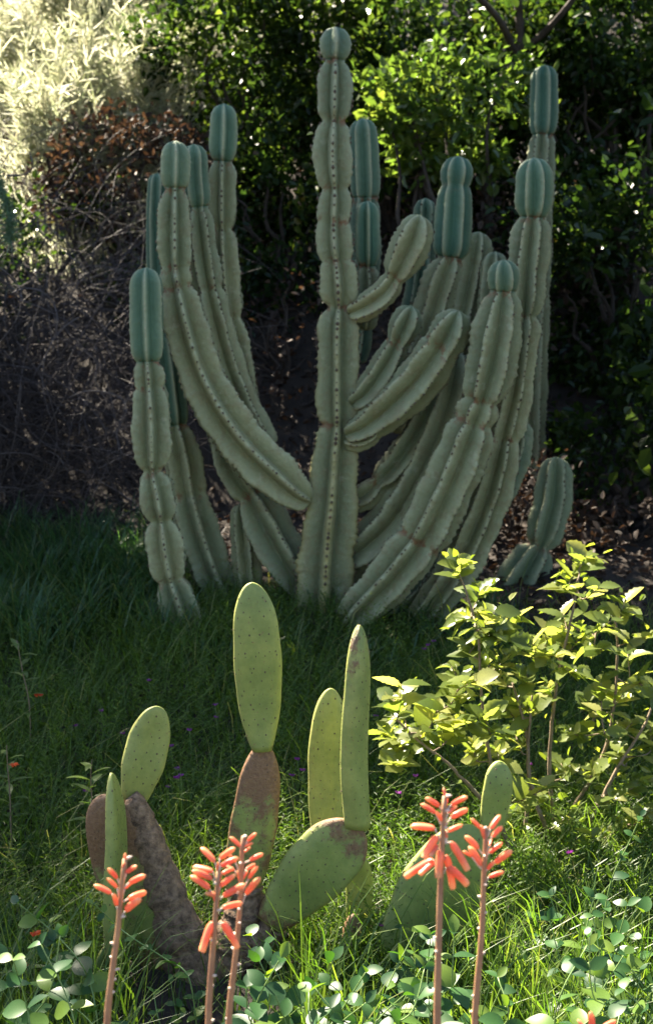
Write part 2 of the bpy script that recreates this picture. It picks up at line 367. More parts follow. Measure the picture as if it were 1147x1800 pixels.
tree('tall evergreen tree added out of view to shade the bank', [(.5, 11.3, 0), (.45, 11.3, 5.0), (.3, 11.3, 6.0)], 0,
     [], [((-.15, 11.3, 6.7), (1.25, 1.2, 1.6)), ((1.4, 11.3, 6.3), (1.6, 1.1, 1.7))], 7500, .07, r0=.09)  # unseen tree added to keep sun off the right of the bank

G2 = 'evergreen bushes added to block light beside the hollow'
bush('evergreen_bush', 'big evergreen bush added to cut sky light on the side of the two-jointed cactus', (2.25, 6.2, 1.9), (.85, 1.5, 1.7), 7000, .07, 'bush', G2)  # added to deepen the shade by narrowing the open sky
bush('evergreen_bush', 'big evergreen bush added to cut sky light on the side of the vine tangle', (-2.55, 6.1, 1.5), (.8, 1.2, 1.5), 7000, .07, 'bush', G2)  # added opposite, also to hold back sky light from the side
bush('evergreen_bush', 'tall evergreen bush added out of view to block sun on the vine tangle', (-2.4, 7.5, 1.9), (.5, .8, 1.1), 5000, .06, 'bush', G2)  # added outside the view to stop sun leaking onto the soil
# feathery sunlit shrubs, top of the bank on the left
def feathery(label, c, r, n, mat='feather', name='feathery_shrub', L=.16):
    b = Vector((c[0], c[1], gv(c[0], c[1]) - .03)); t = thing(name, label, 'shrub', 'feathery shrubs on the bank', b)
    P, out, ck = crown_points(70, c, r, shell=.2, clumps=70, spread=.1); acc = Acc(); limbs(acc, b, P[:30], .008, .2, 4)
    part('stems', acc.mesh('feather_stems'), M['feather'], t)
    acc = Acc(); m = n // 70
    for p in P:
        d = unit(np.array([rng.normal(0, .35), rng.normal(0, .35), 1.0])); S = p + d * np.linspace(-.05, .32, m)[:, None] + np.cumsum(rng.normal(0, .004, (m, 3)), 0)
        g = gz(S[:, 0], S[:, 1]); S[:, 2] = np.maximum(S[:, 2], g + .02)
        A = unit(d * .8 + rand_dirs(m)); ll = L * (.4 + .6 * rng.random(m))
        V, Q, a = leaf_cloud(S, A, rand_dirs(m), ll, .007, np.clip(rng.random(m), 0, 1), .1, .25); acc.add(V, Q, rnd=a)
    part('foliage', acc.mesh('feather_leaves'), M[mat], t, stuff=True)
feathery('pale feathery shrub glowing in the sun in front of the bank top', bpx(90, 110, 9.6), (.55, .4, .5), 5500)
feathery('straw coloured feathery shrub lit white on the bank above the dry bush', bpx(230, 60, 10.0), (.6, .4, .5), 5500)
feathery('olive feathery shrub half in shade beside the round leaved bush', bpx(200, 210, 9.0), (.45, .35, .4), 4500)
#feathery('grey green feathery shrub in shade above the bare vine tangle', bpx(-10, 230, 8.6), (.3, .3, .25), 3500, 'sprig')
feathery('soft pale feathery shrub hanging over the shaded bank below the glowing one', bpx(140, 240, 8.8), (.45, .3, .32), 4500)
feathery('dry tufted grass shrub standing on the sunny bank behind the evergreen bushes', bpx(330, -20, 10.6), (.8, .4, .5), 8000)

# ------------------------------------------------------------------ dry vine tangle (left, under the trees)
def tangle():
    acc = Acc()
    for i in range(1400):
        px, py = random.uniform(-60, 250), random.triangular(330, 1010, 800); Y = random.uniform(6.6, 8.0)
        p = np.array(at(px, py, Y)); d = np.array([rng.normal(0, 1), rng.normal(0, .4), rng.normal(.3, .8)]); d /= np.linalg.norm(d)
        bend = rng.normal(0, 1.0, 3) * np.array([1, .5, 1]); pts = []; L = random.uniform(.35, 1.1); m = 16
        for k in range(m):
            pts.append(p.copy()); p = p + d * L / m; d = d + bend * (L / m) * random.uniform(.8, 3) + np.array([0, 0, -.045]); d /= np.linalg.norm(d)
        P = np.array(pts); P[:, 2] = np.maximum(P[:, 2], gz(P[:, 0], P[:, 1]) + .005)
        acc.add(*tube(P, np.linspace(random.uniform(.0012, .0032), .0008, m), 5), rnd=rng.random() ** 1.5)
    o = ob('dry_vine_tangle', acc.mesh('dry_vine_tangle'), M['dry']); o['kind'] = 'stuff'
    tag(o, 'dark tangle of bare brown vines under the trees', 'vines')
tangle()
def dry_vine(label, pts, Y, r=.0045, rnd=.9):
    P = smooth_path([at(px, py, Y + random.uniform(-.05, .05)) for px, py in pts], 26); P[:, 2] = np.maximum(P[:, 2], gz(P[:, 0], P[:, 1]) + .005)
    acc = Acc(); acc.add(*tube(P, np.linspace(r, r * .6, 26), 6, .05), rnd=rnd)
    tag(ob('dry_vine', acc.mesh('dry_vine', True), M['dry']), label, 'vine', 'bare vines standing out of the tangle')
for lb, pts in (('bare grey vine looping up out of the tangle in a wide arch', [(-40, 445), (0, 470), (30, 498), (38, 525), (30, 560), (5, 595), (-40, 640)]),
    ('bare reddish vine arching beside the wide grey arch', [(20, 516), (45, 507), (75, 513), (95, 535), (101, 570), (88, 610), (60, 660)]),
    ('pale crooked twig hanging above the vine tangle', [(66, 385), (68, 402), (80, 415), (104, 430), (122, 450), (146, 466)]),
    ('pale hooked tendril high in the shade', [(12, 309), (35, 308), (54, 300), (57, 284), (52, 268)]),
    ('short pale twig standing upright inside the vine tangle', [(168, 612), (171, 640), (168, 668), (178, 695)]),
    ('curled brown vine reaching toward the left cactus column', [(120, 700), (150, 688), (188, 690), (215, 702), (222, 725), (205, 760), (215, 800)]),
    ('slack brown vine lying across the front of the tangle', [(-10, 640), (60, 650), (130, 690), (180, 745), (190, 810), (160, 880)]),
    ('thin vine looping in front of the dark hollow', [(120, 690), (128, 640), (150, 615), (175, 618), (190, 655)]),
    ('long drooping vine trailing down to the grass', [(30, 600), (80, 680), (100, 780), (60, 880), (20, 940)])):
    dry_vine(lb, pts, 6.75, random.uniform(.003, .005), random.uniform(.55, 1))
def sprig(label, pts, Y):
    P = smooth_path([at(px, py, Y) for px, py in pts], 40); t = thing('feathery_sprig', label, 'sprig', None, P[0])
    acc = Acc(); acc.add(*tube(P, np.linspace(.006, .003, 40), 6), rnd=.8); part('stem', acc.mesh('sprig_stem', True), M['sprig'], t)
    k = rng.integers(8, 40, 900); A = unit(rand_dirs(900) + np.array([0, 0, -.3])); ll = .02 + .05 * rng.random(900) * (k / 40)
    V, Q, a = leaf_cloud(P[k], A, rand_dirs(900), ll, .003, rng.random(900), .1, .3); acc = Acc(); acc.add(V, Q, rnd=a)
    part('needles', acc.mesh('sprig_needles'), M['sprig'], t, stuff=True)
sprig('grey green feathery sprig drooping at the edge of the vine tangle', [(-40, 230), (-12, 290), (4, 335), (16, 380), (18, 420)], 6.5)
#sprig('dark feathery sprig hanging above the drooping grey green one', [(-70, 150), (-20, 215), (30, 255), (55, 270)], 6.7)

# ------------------------------------------------------------------ columnar cacti
def ribbed_stem(ctrl, Y0, Y1, nr, phi, age_tip, tip=True, edge=0.0, flat_base=False, young=None, tipc=-1):
    """ctrl: (px, py, width_px[, 'c']) from base to tip; 'c' marks a constriction"""
    n0 = len(ctrl); cs = []
    d = [0]
    for a, b in zip(ctrl, ctrl[1:]): d.append(d[-1] + math.hypot(b[0] - a[0], b[1] - a[1]))
    P = []
    for c, dd in zip(ctrl, d):
        Y = Y0 + (Y1 - Y0) * dd / d[-1]; p = at(c[0], c[1], Y); P.append((*p, c[2] * m_per_px(Y)))
    P = np.array(P); L3 = np.concatenate([[0], np.cumsum(np.linalg.norm(np.diff(P[:, :3], axis=0), axis=1))])
    cons = [(L3[i], ctrl[i][3] if not isinstance(ctrl[i][3], str) else .34) for i in range(n0) if len(ctrl[i]) > 3]
    m = max(24, int(L3[-1] / .0095)); S = smooth_path(P, m); C = S[:, :3]
    s = np.concatenate([[0], np.cumsum(np.linalg.norm(np.diff(C, axis=0), axis=1))]); L = s[-1]
    W = np.interp(s, L3 * L / L3[-1], P[:, 3]) ; k9 = np.ones(9) / 9; W = np.convolve(np.pad(W, 4, 'edge'), k9, 'valid')
    Rr = W / 2 / .93; node = np.zeros(m)
    for sc_, dep in cons:
        x = np.abs(s - sc_ * L / L3[-1]); Rr = Rr * (1 - min(.52, dep * 1.3) * np.exp(-(x / .024) ** 1.3)); node = np.maximum(node, np.exp(-(x / .022) ** 2))
    if tip:
        rt = min(W[-1] * .62, .09); x = np.clip((s - (L - rt)) / rt, 0, 1); Rr = Rr * np.sqrt(np.clip(1 - x ** 2.2, 0, 1)) + .002
    if not flat_base:
        rt = W[0] * .35; x = np.clip((rt - s) / rt, 0, 1); Rr = Rr * (.35 + .65 * np.sqrt(np.clip(1 - x ** 2, 0, 1)))
    # growing tip begins at last constriction
    s_tip = cons[tipc][0] * L / L3[-1] if (cons and age_tip < .5) else L + 1
    T = np.gradient(C, axis=0); T = unit(T)
    F0 = np.array([0, -1., 0]); Fv = unit(F0 - T * (T @ F0)[:, None]); Bv = np.cross(T, Fv)
    K = 12; k = nr * K; u = np.arange(k) / K; dd = np.abs(u - np.round(u)); ang = u / nr * 2 * np.pi + phi
    tipness = np.clip((s - s_tip) / .03 + .5, 0, 1) if s_tip < L else np.clip((s - L * .9) / (L * .1), 0, 1) * .4
    v = (.31 if nr <= 5 else .39) + .20 * tipness
    sh = np.where(dd < .07, 1 - (dd / .07) ** 2 * .06, .94 * (1 - (dd - .07) / .43) ** 1.12)
    prof = v[:, None] + (1 - v[:, None]) * sh[None]
    crest = np.clip(1 - dd / .5, 0, 1)
    ph = rng.random(nr) * 6.28; ri = np.round(u).astype(int) % nr
    sp = .026
    swr = s[:, None] + .0075 * np.sin(s[:, None] * 13 + ph[None] * 2) + .0055 * np.sin(s[:, None] * 31 + ph[None] * 5) + .003 * np.sin(s[:, None] * 71 + ph[None])
    amp = .62 + .38 * np.sin(s[:, None] * 23 + ph[ri][None] * 4)
    sca = .056 * amp * np.cos(2 * np.pi * swr[:, ri] / sp) * (crest ** 4)[None]
    wr = .016 * np.sin(2 * np.pi * swr[:, ri] / sp + 1.0 + 2.2 * crest[None]) * np.sin(np.pi * np.clip(crest, 0, 1))[None] + .010 * rng.standard_normal((m, 1)) * crest[None]
    low = wr + .045 * np.sin(s[:, None] * 19 + ph[ri][None] * 3) * crest[None] + .035 * np.sin(s[:, None] * 47 + ph[ri][None]) * crest[None]
    sca_fade = np.where(s < s_tip, 1.0, .35)[:, None]
    tw = (.25 * np.sin(s * 1.3 + ph[0]))[:, None]
    rr = Rr[:, None] * prof * (1 + (sca + low) * sca_fade)
    a2 = ang[None] + tw * .5
    V = C[:, None] + rr[..., None] * (np.cos(a2)[..., None] * Fv[:, None] + np.sin(a2)[..., None] * Bv[:, None])
    age = np.where(s < s_tip, 1.0, age_tip); fade = np.clip((s - L * .35) / (L * .65), 0, 1)
    age = np.clip(age - .25 * fade * (s < s_tip), 0, 1)
    if young is not None: age = np.full(m, float(young))
    cuts = np.array([c_[0] * L / L3[-1] for c_ in cons]) if cons else np.array([-1.]); tv = rng.random(len(cuts) + 1); tint = np.convolve(np.pad(tv[np.searchsorted(cuts, s)], 2, 'edge'), np.ones(5) / 5, 'valid')
    A = dict(tint=np.broadcast_to(tint[:, None], (m, k)), rib=np.broadcast_to((crest ** 4)[None], (m, k)), age=np.broadcast_to(age[:, None], (m, k)), node=np.broadcast_to((node * np.where(s < s_tip + .01, 1, .3))[:, None], (m, k)),
             edge=np.broadcast_to((edge * np.clip(1.3 - s / L * 2, 0, 1))[:, None], (m, k)))
    # areoles along the crests
    ar = []
    for r in range(nr):
        for kk in np.arange(1, swr[-1, r], sp)[:0].tolist() + list(range(1, int(swr[-1, r] / sp))):
            sv = float(np.interp(kk * sp, swr[:, r], s))
            if sv > L - .004 or random.random() < .12: continue
            i = min(int(sv / L * (m - 1) + .5), m - 1)
            ar.append((V[i, r * K], unit(V[i, r * K] - C[i]), T[i], sv >= s_tip))
    return C, V, A, s, s_tip, ar
def grid_mesh(name, V, A, i0, i1, cap_top, cap_bot):
    m, k = V.shape[:2]; W = V[i0:i1]; mm = len(W)
    i = np.arange(mm - 1)[:, None] * k; j = np.arange(k)[None]
    Q = np.stack([i + j, i + (j + 1) % k, i + k + (j + 1) % k, i + k + j], -1).reshape(-1, 4)
    vv = W.reshape(-1, 3); att = {q: a[i0:i1].reshape(-1) for q, a in A.items()}; T = []
    jj = np.arange(k)
    vv = np.vstack([vv, W[0].mean(0), W[-1].mean(0)]); att = {q: np.concatenate([a, a[:1], a[-1:]]) for q, a in att.items()}
    T = np.vstack([np.stack([np.full(k, mm * k), (jj + 1) % k, jj], -1), np.stack([np.full(k, mm * k + 1), (mm - 1) * k + jj, (mm - 1) * k + (jj + 1) % k], -1)])
    return mesh_np(name, vv, [Q, T], True, att)
OCT_T = np.array([[0, 1, 2], [0, 2, 3], [0, 3, 4], [0, 4, 1]])
def areole_mesh(name, ar, r=.0034):
    acc = Acc()
    for p, n, t, _ in ar:
        b = np.cross(n, t); q = r * random.uniform(.4, 1.25)
        acc.add(np.array([p + n * q * .9, p + t * q * 1.3, p + b * q, p - t * q * 1.3, p - b * q]), None, OCT_T, rng.random())
        for _k in range(2):
            dd = unit(n + .7 * rng.standard_normal(3)); l = random.uniform(.004, .011); c = np.cross(dd, t) * .0006
            acc.add(np.array([p - c, p + c, p + dd * l]), None, [[0, 1, 2]], rng.random())
    return acc.mesh(name)
def add_stem(t, ctrl, Y0, Y1, nr=6, phi=0.0, age_tip=1.0, tip=True, edge=0.0, flat_base=False, young=None, tipc=-1):
    C, V, A, s, s_tip, ar = ribbed_stem(ctrl, Y0, Y1, nr, phi, age_tip, tip, edge, flat_base, young, tipc)
    m = len(s); it = int(np.searchsorted(s, s_tip)) if s_tip < s[-1] else m
    st = part('stem', grid_mesh('stem', V, A, 0, min(it + 1, m), True, True), M['cactus'], t)
    old = [a for a in ar if not a[3]]; yng = [a for a in ar if a[3]]
    if old: part('areoles', areole_mesh('areoles', old, .0066 if edge else .0046), M['areole'], st, stuff=True)
    if it < m - 2:
        tp = part('growing_tip', grid_mesh('growing_tip', V, A, it, m, True, True), M['cactus'], st)
        if yng: part('pale_areoles', areole_mesh('pale_areoles', yng, .0028), M['areole_pale'], st, stuff=True)

b = at(568, 1090, 5.9)
big = thing('columnar_cactus', 'huge many-armed columnar cactus with a tall straight central trunk', 'cactus', None, (b.x, b.y, gv(b.x, b.y)))
c_ = 'c'
# central trunk
add_stem(big, [(566, 1130, 96), (568, 1090, 97), (573, 1000, 97), (579, 930, 92), (585, 875, 84), (590, 800, 78), (594, 747, 72, .22), (594, 680, 70), (594, 600, 68), (596, 540, 64, .40),
    (595, 500, 66), (591, 458, 62, .20), (588, 425, 61), (587, 392, 60, .14), (588, 360, 58), (588, 333, 58, .26), (584, 275, 64), (586, 213, 58, .34), (587, 160, 57), (588, 108, 52, .34), (589, 80, 52), (589, 47, 46)], 5.9, 5.85, 5, 0.05, .35, edge=1.0, flat_base=True)
# left arms
add_stem(big, [(545, 882, 40), (520, 868, 66), (480, 832, 84), (430, 782, 88), (388, 725, 84), (352, 655, 80), (328, 580, 76), (312, 505, 70, .22), (307, 470, 58, .12), (306, 420, 60), (306, 370, 56), (307, 334, 54, .30), (308, 295, 52), (308, 247, 48)], 5.85, 5.72, 6, .25, .25)
add_stem(big, [(470, 790, 50), (430, 725, 60), (400, 650, 60), (380, 580, 58), (365, 510, 56, .18), (354, 440, 50), (347, 366, 48, .28), (343, 320, 42), (341, 253, 40)], 6.0, 5.9, 6, .5, .15)
add_stem(big, [(440, 740, 46), (428, 690, 50), (416, 620, 52), (404, 560, 50, .2), (395, 490, 56), (391, 403, 50, .30), (390, 345, 50), (391, 284, 50, .28), (393, 235, 49), (393, 182, 45)], 6.1, 6.0, 6, .15, .1)
add_stem(big, [(398, 1065, 70), (372, 1005, 76), (348, 935, 72), (332, 870, 70, .12), (320, 800, 62), (309, 748, 50, .25), (300, 680, 48), (290, 600, 44), (283, 520, 42), (278, 440, 38), (276, 380, 34), (277, 304, 28)], 6.15, 6.1, 6, .4, .1)
add_stem(big, [(545, 1045, 60), (505, 988, 84), (468, 925, 84), (440, 872, 66, .25), (408, 822, 58), (388, 760, 52), (376, 690, 46), (368, 620, 44)], 6.0, 6.15, 5, .5, 1.0)
add_stem(big, [(440, 1060, 44), (434, 1000, 46), (428, 930, 44), (424, 885, 40)], 6.1, 6.1, 6, .5, 1.0, flat_base=True)
# right arms
add_stem(big, [(606, 1100, 50), (640, 1062, 72), (690, 1012, 82), (738, 950, 86, .10), (776, 880, 88), (806, 810, 88), (832, 742, 78, .20), (845, 705, 74, .26), (860, 650, 82), (872, 590, 82), (880, 540, 70), (883, 514, 56, .28), (884, 490, 52), (884, 456, 48)], 5.75, 5.55, 6, .55, .2)
add_stem(big, [(612, 552, 36), (640, 540, 46), (672, 517, 46), (692, 490, 48, .28), (706, 462, 62), (724, 422, 66), (738, 378, 54)], 5.85, 5.75, 5, .5, 1.0)
add_stem(big, [(618, 712, 40), (645, 690, 50), (676, 645, 54), (698, 602, 46, .2), (712, 570, 54), (724, 538, 46)], 5.85, 5.75, 5, .6, 1.0)
add_stem(big, [(608, 765, 40), (640, 752, 56), (690, 712, 76), (738, 662, 80), (775, 610, 74, .10), (792, 578, 66), (806, 546, 54)], 5.82, 5.62, 5, .52, 1.0)
add_stem(big, [(606, 772, 30), (632, 774, 36), (664, 758, 34)], 5.84, 5.8, 5, .3, 1.0)
add_stem(big, [(740, 1092, 56), (790, 1022, 70), (832, 940, 76), (862, 860, 74), (884, 770, 66, .15), (903, 690, 60), (914, 610, 56), (920, 556, 60, .30), (924, 490, 68), (930, 430, 68), (935, 382, 60, .30), (938, 335, 62), (937, 277, 56)], 5.9, 5.75, 7, .3, .08, flat_base=True)
add_stem(big, [(690, 760, 50), (712, 690, 60), (738, 610, 64), (762, 540, 64), (778, 490, 62), (790, 455, 60, .30), (796, 390, 58), (800, 326, 54, .18), (805, 274, 48)], 6.05, 6.0, 6, .5, .0, tipc=-2)
add_stem(big, [(712, 640, 40), (726, 560, 44), (738, 480, 42), (744, 420, 38), (747, 348, 34)], 6.3, 6.3, 6, .5, .0, young=.15)
add_stem(big, [(770, 720, 44), (798, 630, 50), (816, 550, 52), (830, 480, 50), (841, 407, 48)], 6.05, 6.05, 5, .35, 1.0)
add_stem(big, [(850, 640, 44), (860, 560, 46), (866, 500, 46), (870, 442, 42)], 5.95, 5.95, 6, .1, 1.0)
add_stem(big, [(620, 640, 46), (632, 540, 50), (641, 460, 48), (642, 350, 46, .14), (640, 280, 46), (637, 208, 42)], 6.25, 6.2, 6, .5, .0, young=.1)
add_stem(big, [(640, 580, 38), (646, 510, 42), (645, 468, 42, .30), (645, 420, 42), (645, 353, 38)], 6.05, 6.0, 6, 0.0, .0)
add_stem(big, [(606, 885, 34), (640, 872, 48), (664, 850, 50, .30), (694, 822, 60), (724, 780, 58), (750, 730, 50), (768, 680, 46)], 5.98, 6.0, 5, .5, 1.0)
add_stem(big, [(596, 990, 56), (640, 962, 78), (690, 915, 82), (730, 850, 80), (764, 780, 74), (790, 700, 64), (806, 620, 56)], 5.95, 5.98, 5, .6, 1.0)
add_stem(big, [(600, 1060, 56), (660, 1012, 70), (720, 950, 70), (770, 870, 60)], 6.05, 6.1, 5, .4, 1.0)
add_stem(big, [(690, 1090, 60), (750, 1040, 66), (800, 970, 66), (836, 905, 60), (860, 880, 56, .26), (886, 830, 66), (903, 785, 62), (907, 736, 50)], 6.0, 6.0, 6, .4, .8, flat_base=True, young=.5)

b = at(322, 1110, 5.75)
lc = thing('columnar_cactus', 'slender jointed cactus column with a blue-green top beside the vine tangle', 'cactus', 'columnar cacti', (b.x, b.y, gv(b.x, b.y)))
add_stem(lc, [(332, 1130, 62), (314, 1062, 66), (300, 1020, 64, .26), (290, 970, 70), (283, 915, 62, .36), (276, 870, 64), (268, 828, 58, .42), (267, 780, 70), (266, 730, 68), (263, 680, 62, .14), (262, 660, 60), (260, 637, 58, .28), (258, 580, 58), (257, 520, 58), (257, 470, 52)], 5.65, 5.6, 6, .0, .12, flat_base=True)
b = at(885, 1070, 5.9)
rc = thing('columnar_cactus', 'short dark two-jointed cactus leaning away from the big clump', 'cactus', 'columnar cacti', (b.x, b.y, gv(b.x, b.y)))
add_stem(rc, [(876, 1085, 66), (905, 1035, 80), (932, 990, 72), (948, 962, 60, .36), (962, 915, 64), (972, 870, 60), (977, 803, 50)], 6.25, 6.4, 6, .4, .8, flat_base=True, young=.5)  # skin value chosen darker, deep shade put into the colour
b = at(945, 650, 7.0)
dc = thing('columnar_cactus', 'tall dark cactus column standing behind the right arm among evergreen leaves', 'cactus', 'columnar cacti', (b.x, b.y, gv(b.x, b.y)))
gx = at(940, 820, 6.9)
add_stem(dc, [(920, 985, 48), (930, 860, 46), (935, 700, 46), (940, 560, 44), (946, 400, 42), (950, 300, 42), (953, 238, 44, .26), (955, 180, 44), (956, 114, 40)], 7.3, 7.3, 6, .3, .0, flat_base=True)

# ------------------------------------------------------------------ prickly pears
def add_pad(t, base, tip, wpx, Y0, Y1, yaw=0.0, thick=.032, cork0=0.0, cork1=0.0, yel=0.0, neck=.42, wide=.6, bend=0.0, name='pad', corkall=0.0):
    p0, p1 = np.array(at(*base, Y0)), np.array(at(*tip, Y1)); ax = p1 - p0; L = np.linalg.norm(ax); ax /= L
    Wd = wpx * m_per_px((Y0 + Y1) / 2) / 2
    n = np.array([0, -1., 0]); n -= ax * n.dot(ax); n = unit(n); s = np.cross(ax, n)
    n, s = n * math.cos(yaw) + s * math.sin(yaw), s * math.cos(yaw) - n * math.sin(yaw)
    U, K = 56, 32; u = 1 - (1 - np.linspace(0, 1, U)) ** 1.9; f = np.where(u > wide, np.sqrt(np.clip(1 - ((u - wide) / (1 - wide)) ** 2.3, 0, 1)), neck + (1 - neck) * np.sin(np.pi / 2 * np.clip(u / wide, 0, 1)) ** .8)
    th = thick * .5 * np.where(u > .75, np.sqrt(np.clip(1 - ((u - .75) / .25) ** 2.4, 0, 1)), 1.0) * (1.25 - .35 * u)
    a = np.arange(K) / K * 2 * np.pi; ca, sa = np.cos(a), np.sin(a)
    e1, e2 = random.random() * 6, random.random() * 6
    sx = np.sign(ca) * np.abs(ca) ** .9; sy = np.sign(sa) * np.abs(sa) ** .62
    wob = 1 + .02 * np.sin(u * 9 + e1) + .015 * np.sin(u * 21 + e2)
    half = (Wd * f * wob)[:, None] * sx[None]; tt = (np.maximum(th, .004))[:, None] * sy[None]
    tt = tt + (.004 * np.sin(u * 7 + e2))[:, None] * np.ones(K) + (.004 * np.sin(half / Wd * 3 + e1)) + bend * L * (u ** 2)[:, None]
    side = half + (L * .008 * np.sin(u * 3 + e1))[:, None] - L * .008 * math.sin(e1)
    V = p0 + ax * (u * L)[:, None, None] + s * side[..., None] + n * tt[..., None]
    cork = corkall + cork0 * np.clip(1 - u / .35, 0, 1) + cork1 * np.clip((u - .58) / .30, 0, 1)
    ck = np.broadcast_to(cork[:, None], (U, K)) + .10 * (np.abs(ca) ** 8)[None]
    A = dict(cork=ck, yel=np.clip(yel + .55 * (np.abs(ca) ** 5)[None] + .25 * np.clip(1 - u / .3, 0, 1)[:, None], 0, 1))
    o = part(name, grid_mesh(name, V, A, 0, U, True, True), M['pad'], t)
    acc = Acc(); sp = .021; row = 0
    for q in np.arange(sp * .8, L - sp * .3, sp * .95):
        i = min(int(np.searchsorted(u, q / L + rng.normal(0, .008))), U - 2); w_ = Wd * f[i]; row += 1
        xs = np.arange(-w_ + (sp * .5 if row % 2 else 0) - 0, w_, sp * 1.25)
        for x in xs:
            for sg in (1, -1):
                xr = np.clip((x + rng.normal(0, .0045)) / w_, -.97, .97); k = int(round((math.acos(xr) / (2 * math.pi)) * K)) % K
                k = k if sg > 0 else (K - k) % K
                # exact surface point by interpolation between neighbours
                th0 = math.acos(xr); kf = th0 / (2 * math.pi) * K; k0 = int(kf) % K; fr = kf - int(kf)
                if sg < 0: k0 = (K - k0) % K; k1 = (k0 - 1) % K
                else: k1 = (k0 + 1) % K
                P = V[i, k0] * (1 - fr) + V[i, k1] * fr
                nn = unit(P - (p0 + ax * u[i] * L + s * side[i, k0] * .85 + n * bend * L * u[i] ** 2)); tt_ = ax; bb = np.cross(nn, tt_); r = .0021 * random.uniform(.5, 1.3)
                acc.add(np.array([P + nn * r * .8, P + tt_ * r * 1.3, P + bb * r, P - tt_ * r * 1.3, P - bb * r]), None, OCT_T, rng.random())
                if random.random() < .35:
                    d = unit(nn + .6 * rng.standard_normal(3)); c = np.cross(d, tt_) * .0005
                    acc.add(np.array([P - c, P + c, P + d * random.uniform(.004, .012)]), None, [[0, 1, 2]])
    part('areoles', acc.mesh('pad_areoles'), M['areole'], o, stuff=True)
    return o
b = at(395, 1730, 3.6)
pp = thing('prickly_pear', 'many-padded prickly pear with brown corky trunk and tall upright pads', 'cactus', 'prickly pears', (b.x, b.y, gv(b.x, b.y)))
def trunk(t, pts, Y):
    P = smooth_path([(*at(px, py, Y), w_ * m_per_px(Y) / 2) for px, py, w_ in pts], 60)
    P[:, 3] *= 1 + .05 * np.sin(np.arange(60) * .55) + .04 * np.sin(np.arange(60) * 1.3 + 1) + rng.normal(0, .02, 60); acc = Acc(); acc.add(*tube(P[:, :3], P[:, 3], 26, .035)); return part('trunk', acc.mesh('trunk', True), M['cork'], t)
trunk(pp, [(385, 1790, 120), (395, 1730, 125), (415, 1670, 100), (432, 1600, 74), (430, 1560, 62)], 3.62)
trunk(pp, [(400, 1800, 130), (360, 1735, 120), (318, 1650, 92), (288, 1560, 70), (262, 1480, 56), (240, 1420, 46), (228, 1402, 30)], 3.585)
trunk(pp, [(420, 1700, 70), (450, 1660, 66), (482, 1625, 58)], 3.6)
add_pad(pp, (424, 1575), (463, 1308), 86, 3.62, 3.60, .15, .040, .0, .35, .3, neck=.62, wide=.45, corkall=.27)
add_pad(pp, (460, 1318), (440, 1025), 87, 3.60, 3.58, .18, .036, .18, .0, .25, neck=.40, wide=.55)
add_pad(pp, (474, 1622), (628, 1450), 122, 3.58, 3.55, -.1, .042, .35, .34, .2, neck=.45, wide=.66)
add_pad(pp, (624, 1452), (629, 1097), 84, 3.56, 3.55, 1.25, .050, .0, .24, .35, neck=.5, wide=.5)
add_pad(pp, (572, 1500), (584, 1209), 75, 3.70, 3.70, .2, .034, .0, .0, .5, neck=.5, wide=.5)
add_pad(pp, (628, 1660), (632, 1500), 50, 3.68, 3.70, .2, .03, .0, .0, .1, neck=.6)
add_pad(pp, (312, 1745), (180, 1396), 132, 3.60, 3.58, -.25, .060, .32, .42, .2, neck=.55, wide=.6, corkall=.22)
add_pad(pp, (232, 1424), (276, 1242), 78, 3.62, 3.62, .25, .032, .05, .0, .55, neck=.4, wide=.58)
add_pad(pp, (204, 1690), (198, 1360), 74, 3.50, 3.50, 1.28, .034, .0, .0, .2, neck=.75, wide=.6)
add_pad(pp, (190, 1800), (192, 1660), 60, 3.50, 3.50, .3, .03, .1, .0, .1, neck=.5, wide=.55)
add_pad(pp, (612, 1700), (624, 1606), 34, 3.55, 3.55, .2, .03, .3, .3, .0, neck=.7, corkall=.3)
b = at(132, 1790, 3.4)
p3 = thing('prickly_pear', 'single small upright pad of prickly pear in the low vines', 'cactus', 'prickly pears', (b.x, b.y, gv(b.x, b.y)))
add_pad(p3, (134, 1800), (131, 1697), 33, 3.42, 3.42, .6, .03, .1, .1, .1, neck=.6)
b = at(700, 1740, 3.55)
p2 = thing('prickly_pear', 'prickly pear with one broad leaning pad carrying a small oval pad', 'cactus', 'prickly pears', (b.x, b.y, gv(b.x, b.y)))
add_pad(p2, (692, 1740), (836, 1452), 158, 3.55, 3.60, .12, .040, .1, .1, .0, neck=.55, wide=.52)
add_pad(p2, (862, 1470), (879, 1338), 54, 3.60, 3.60, .15, .028, .15, .0, .1, neck=.5, wide=.55)

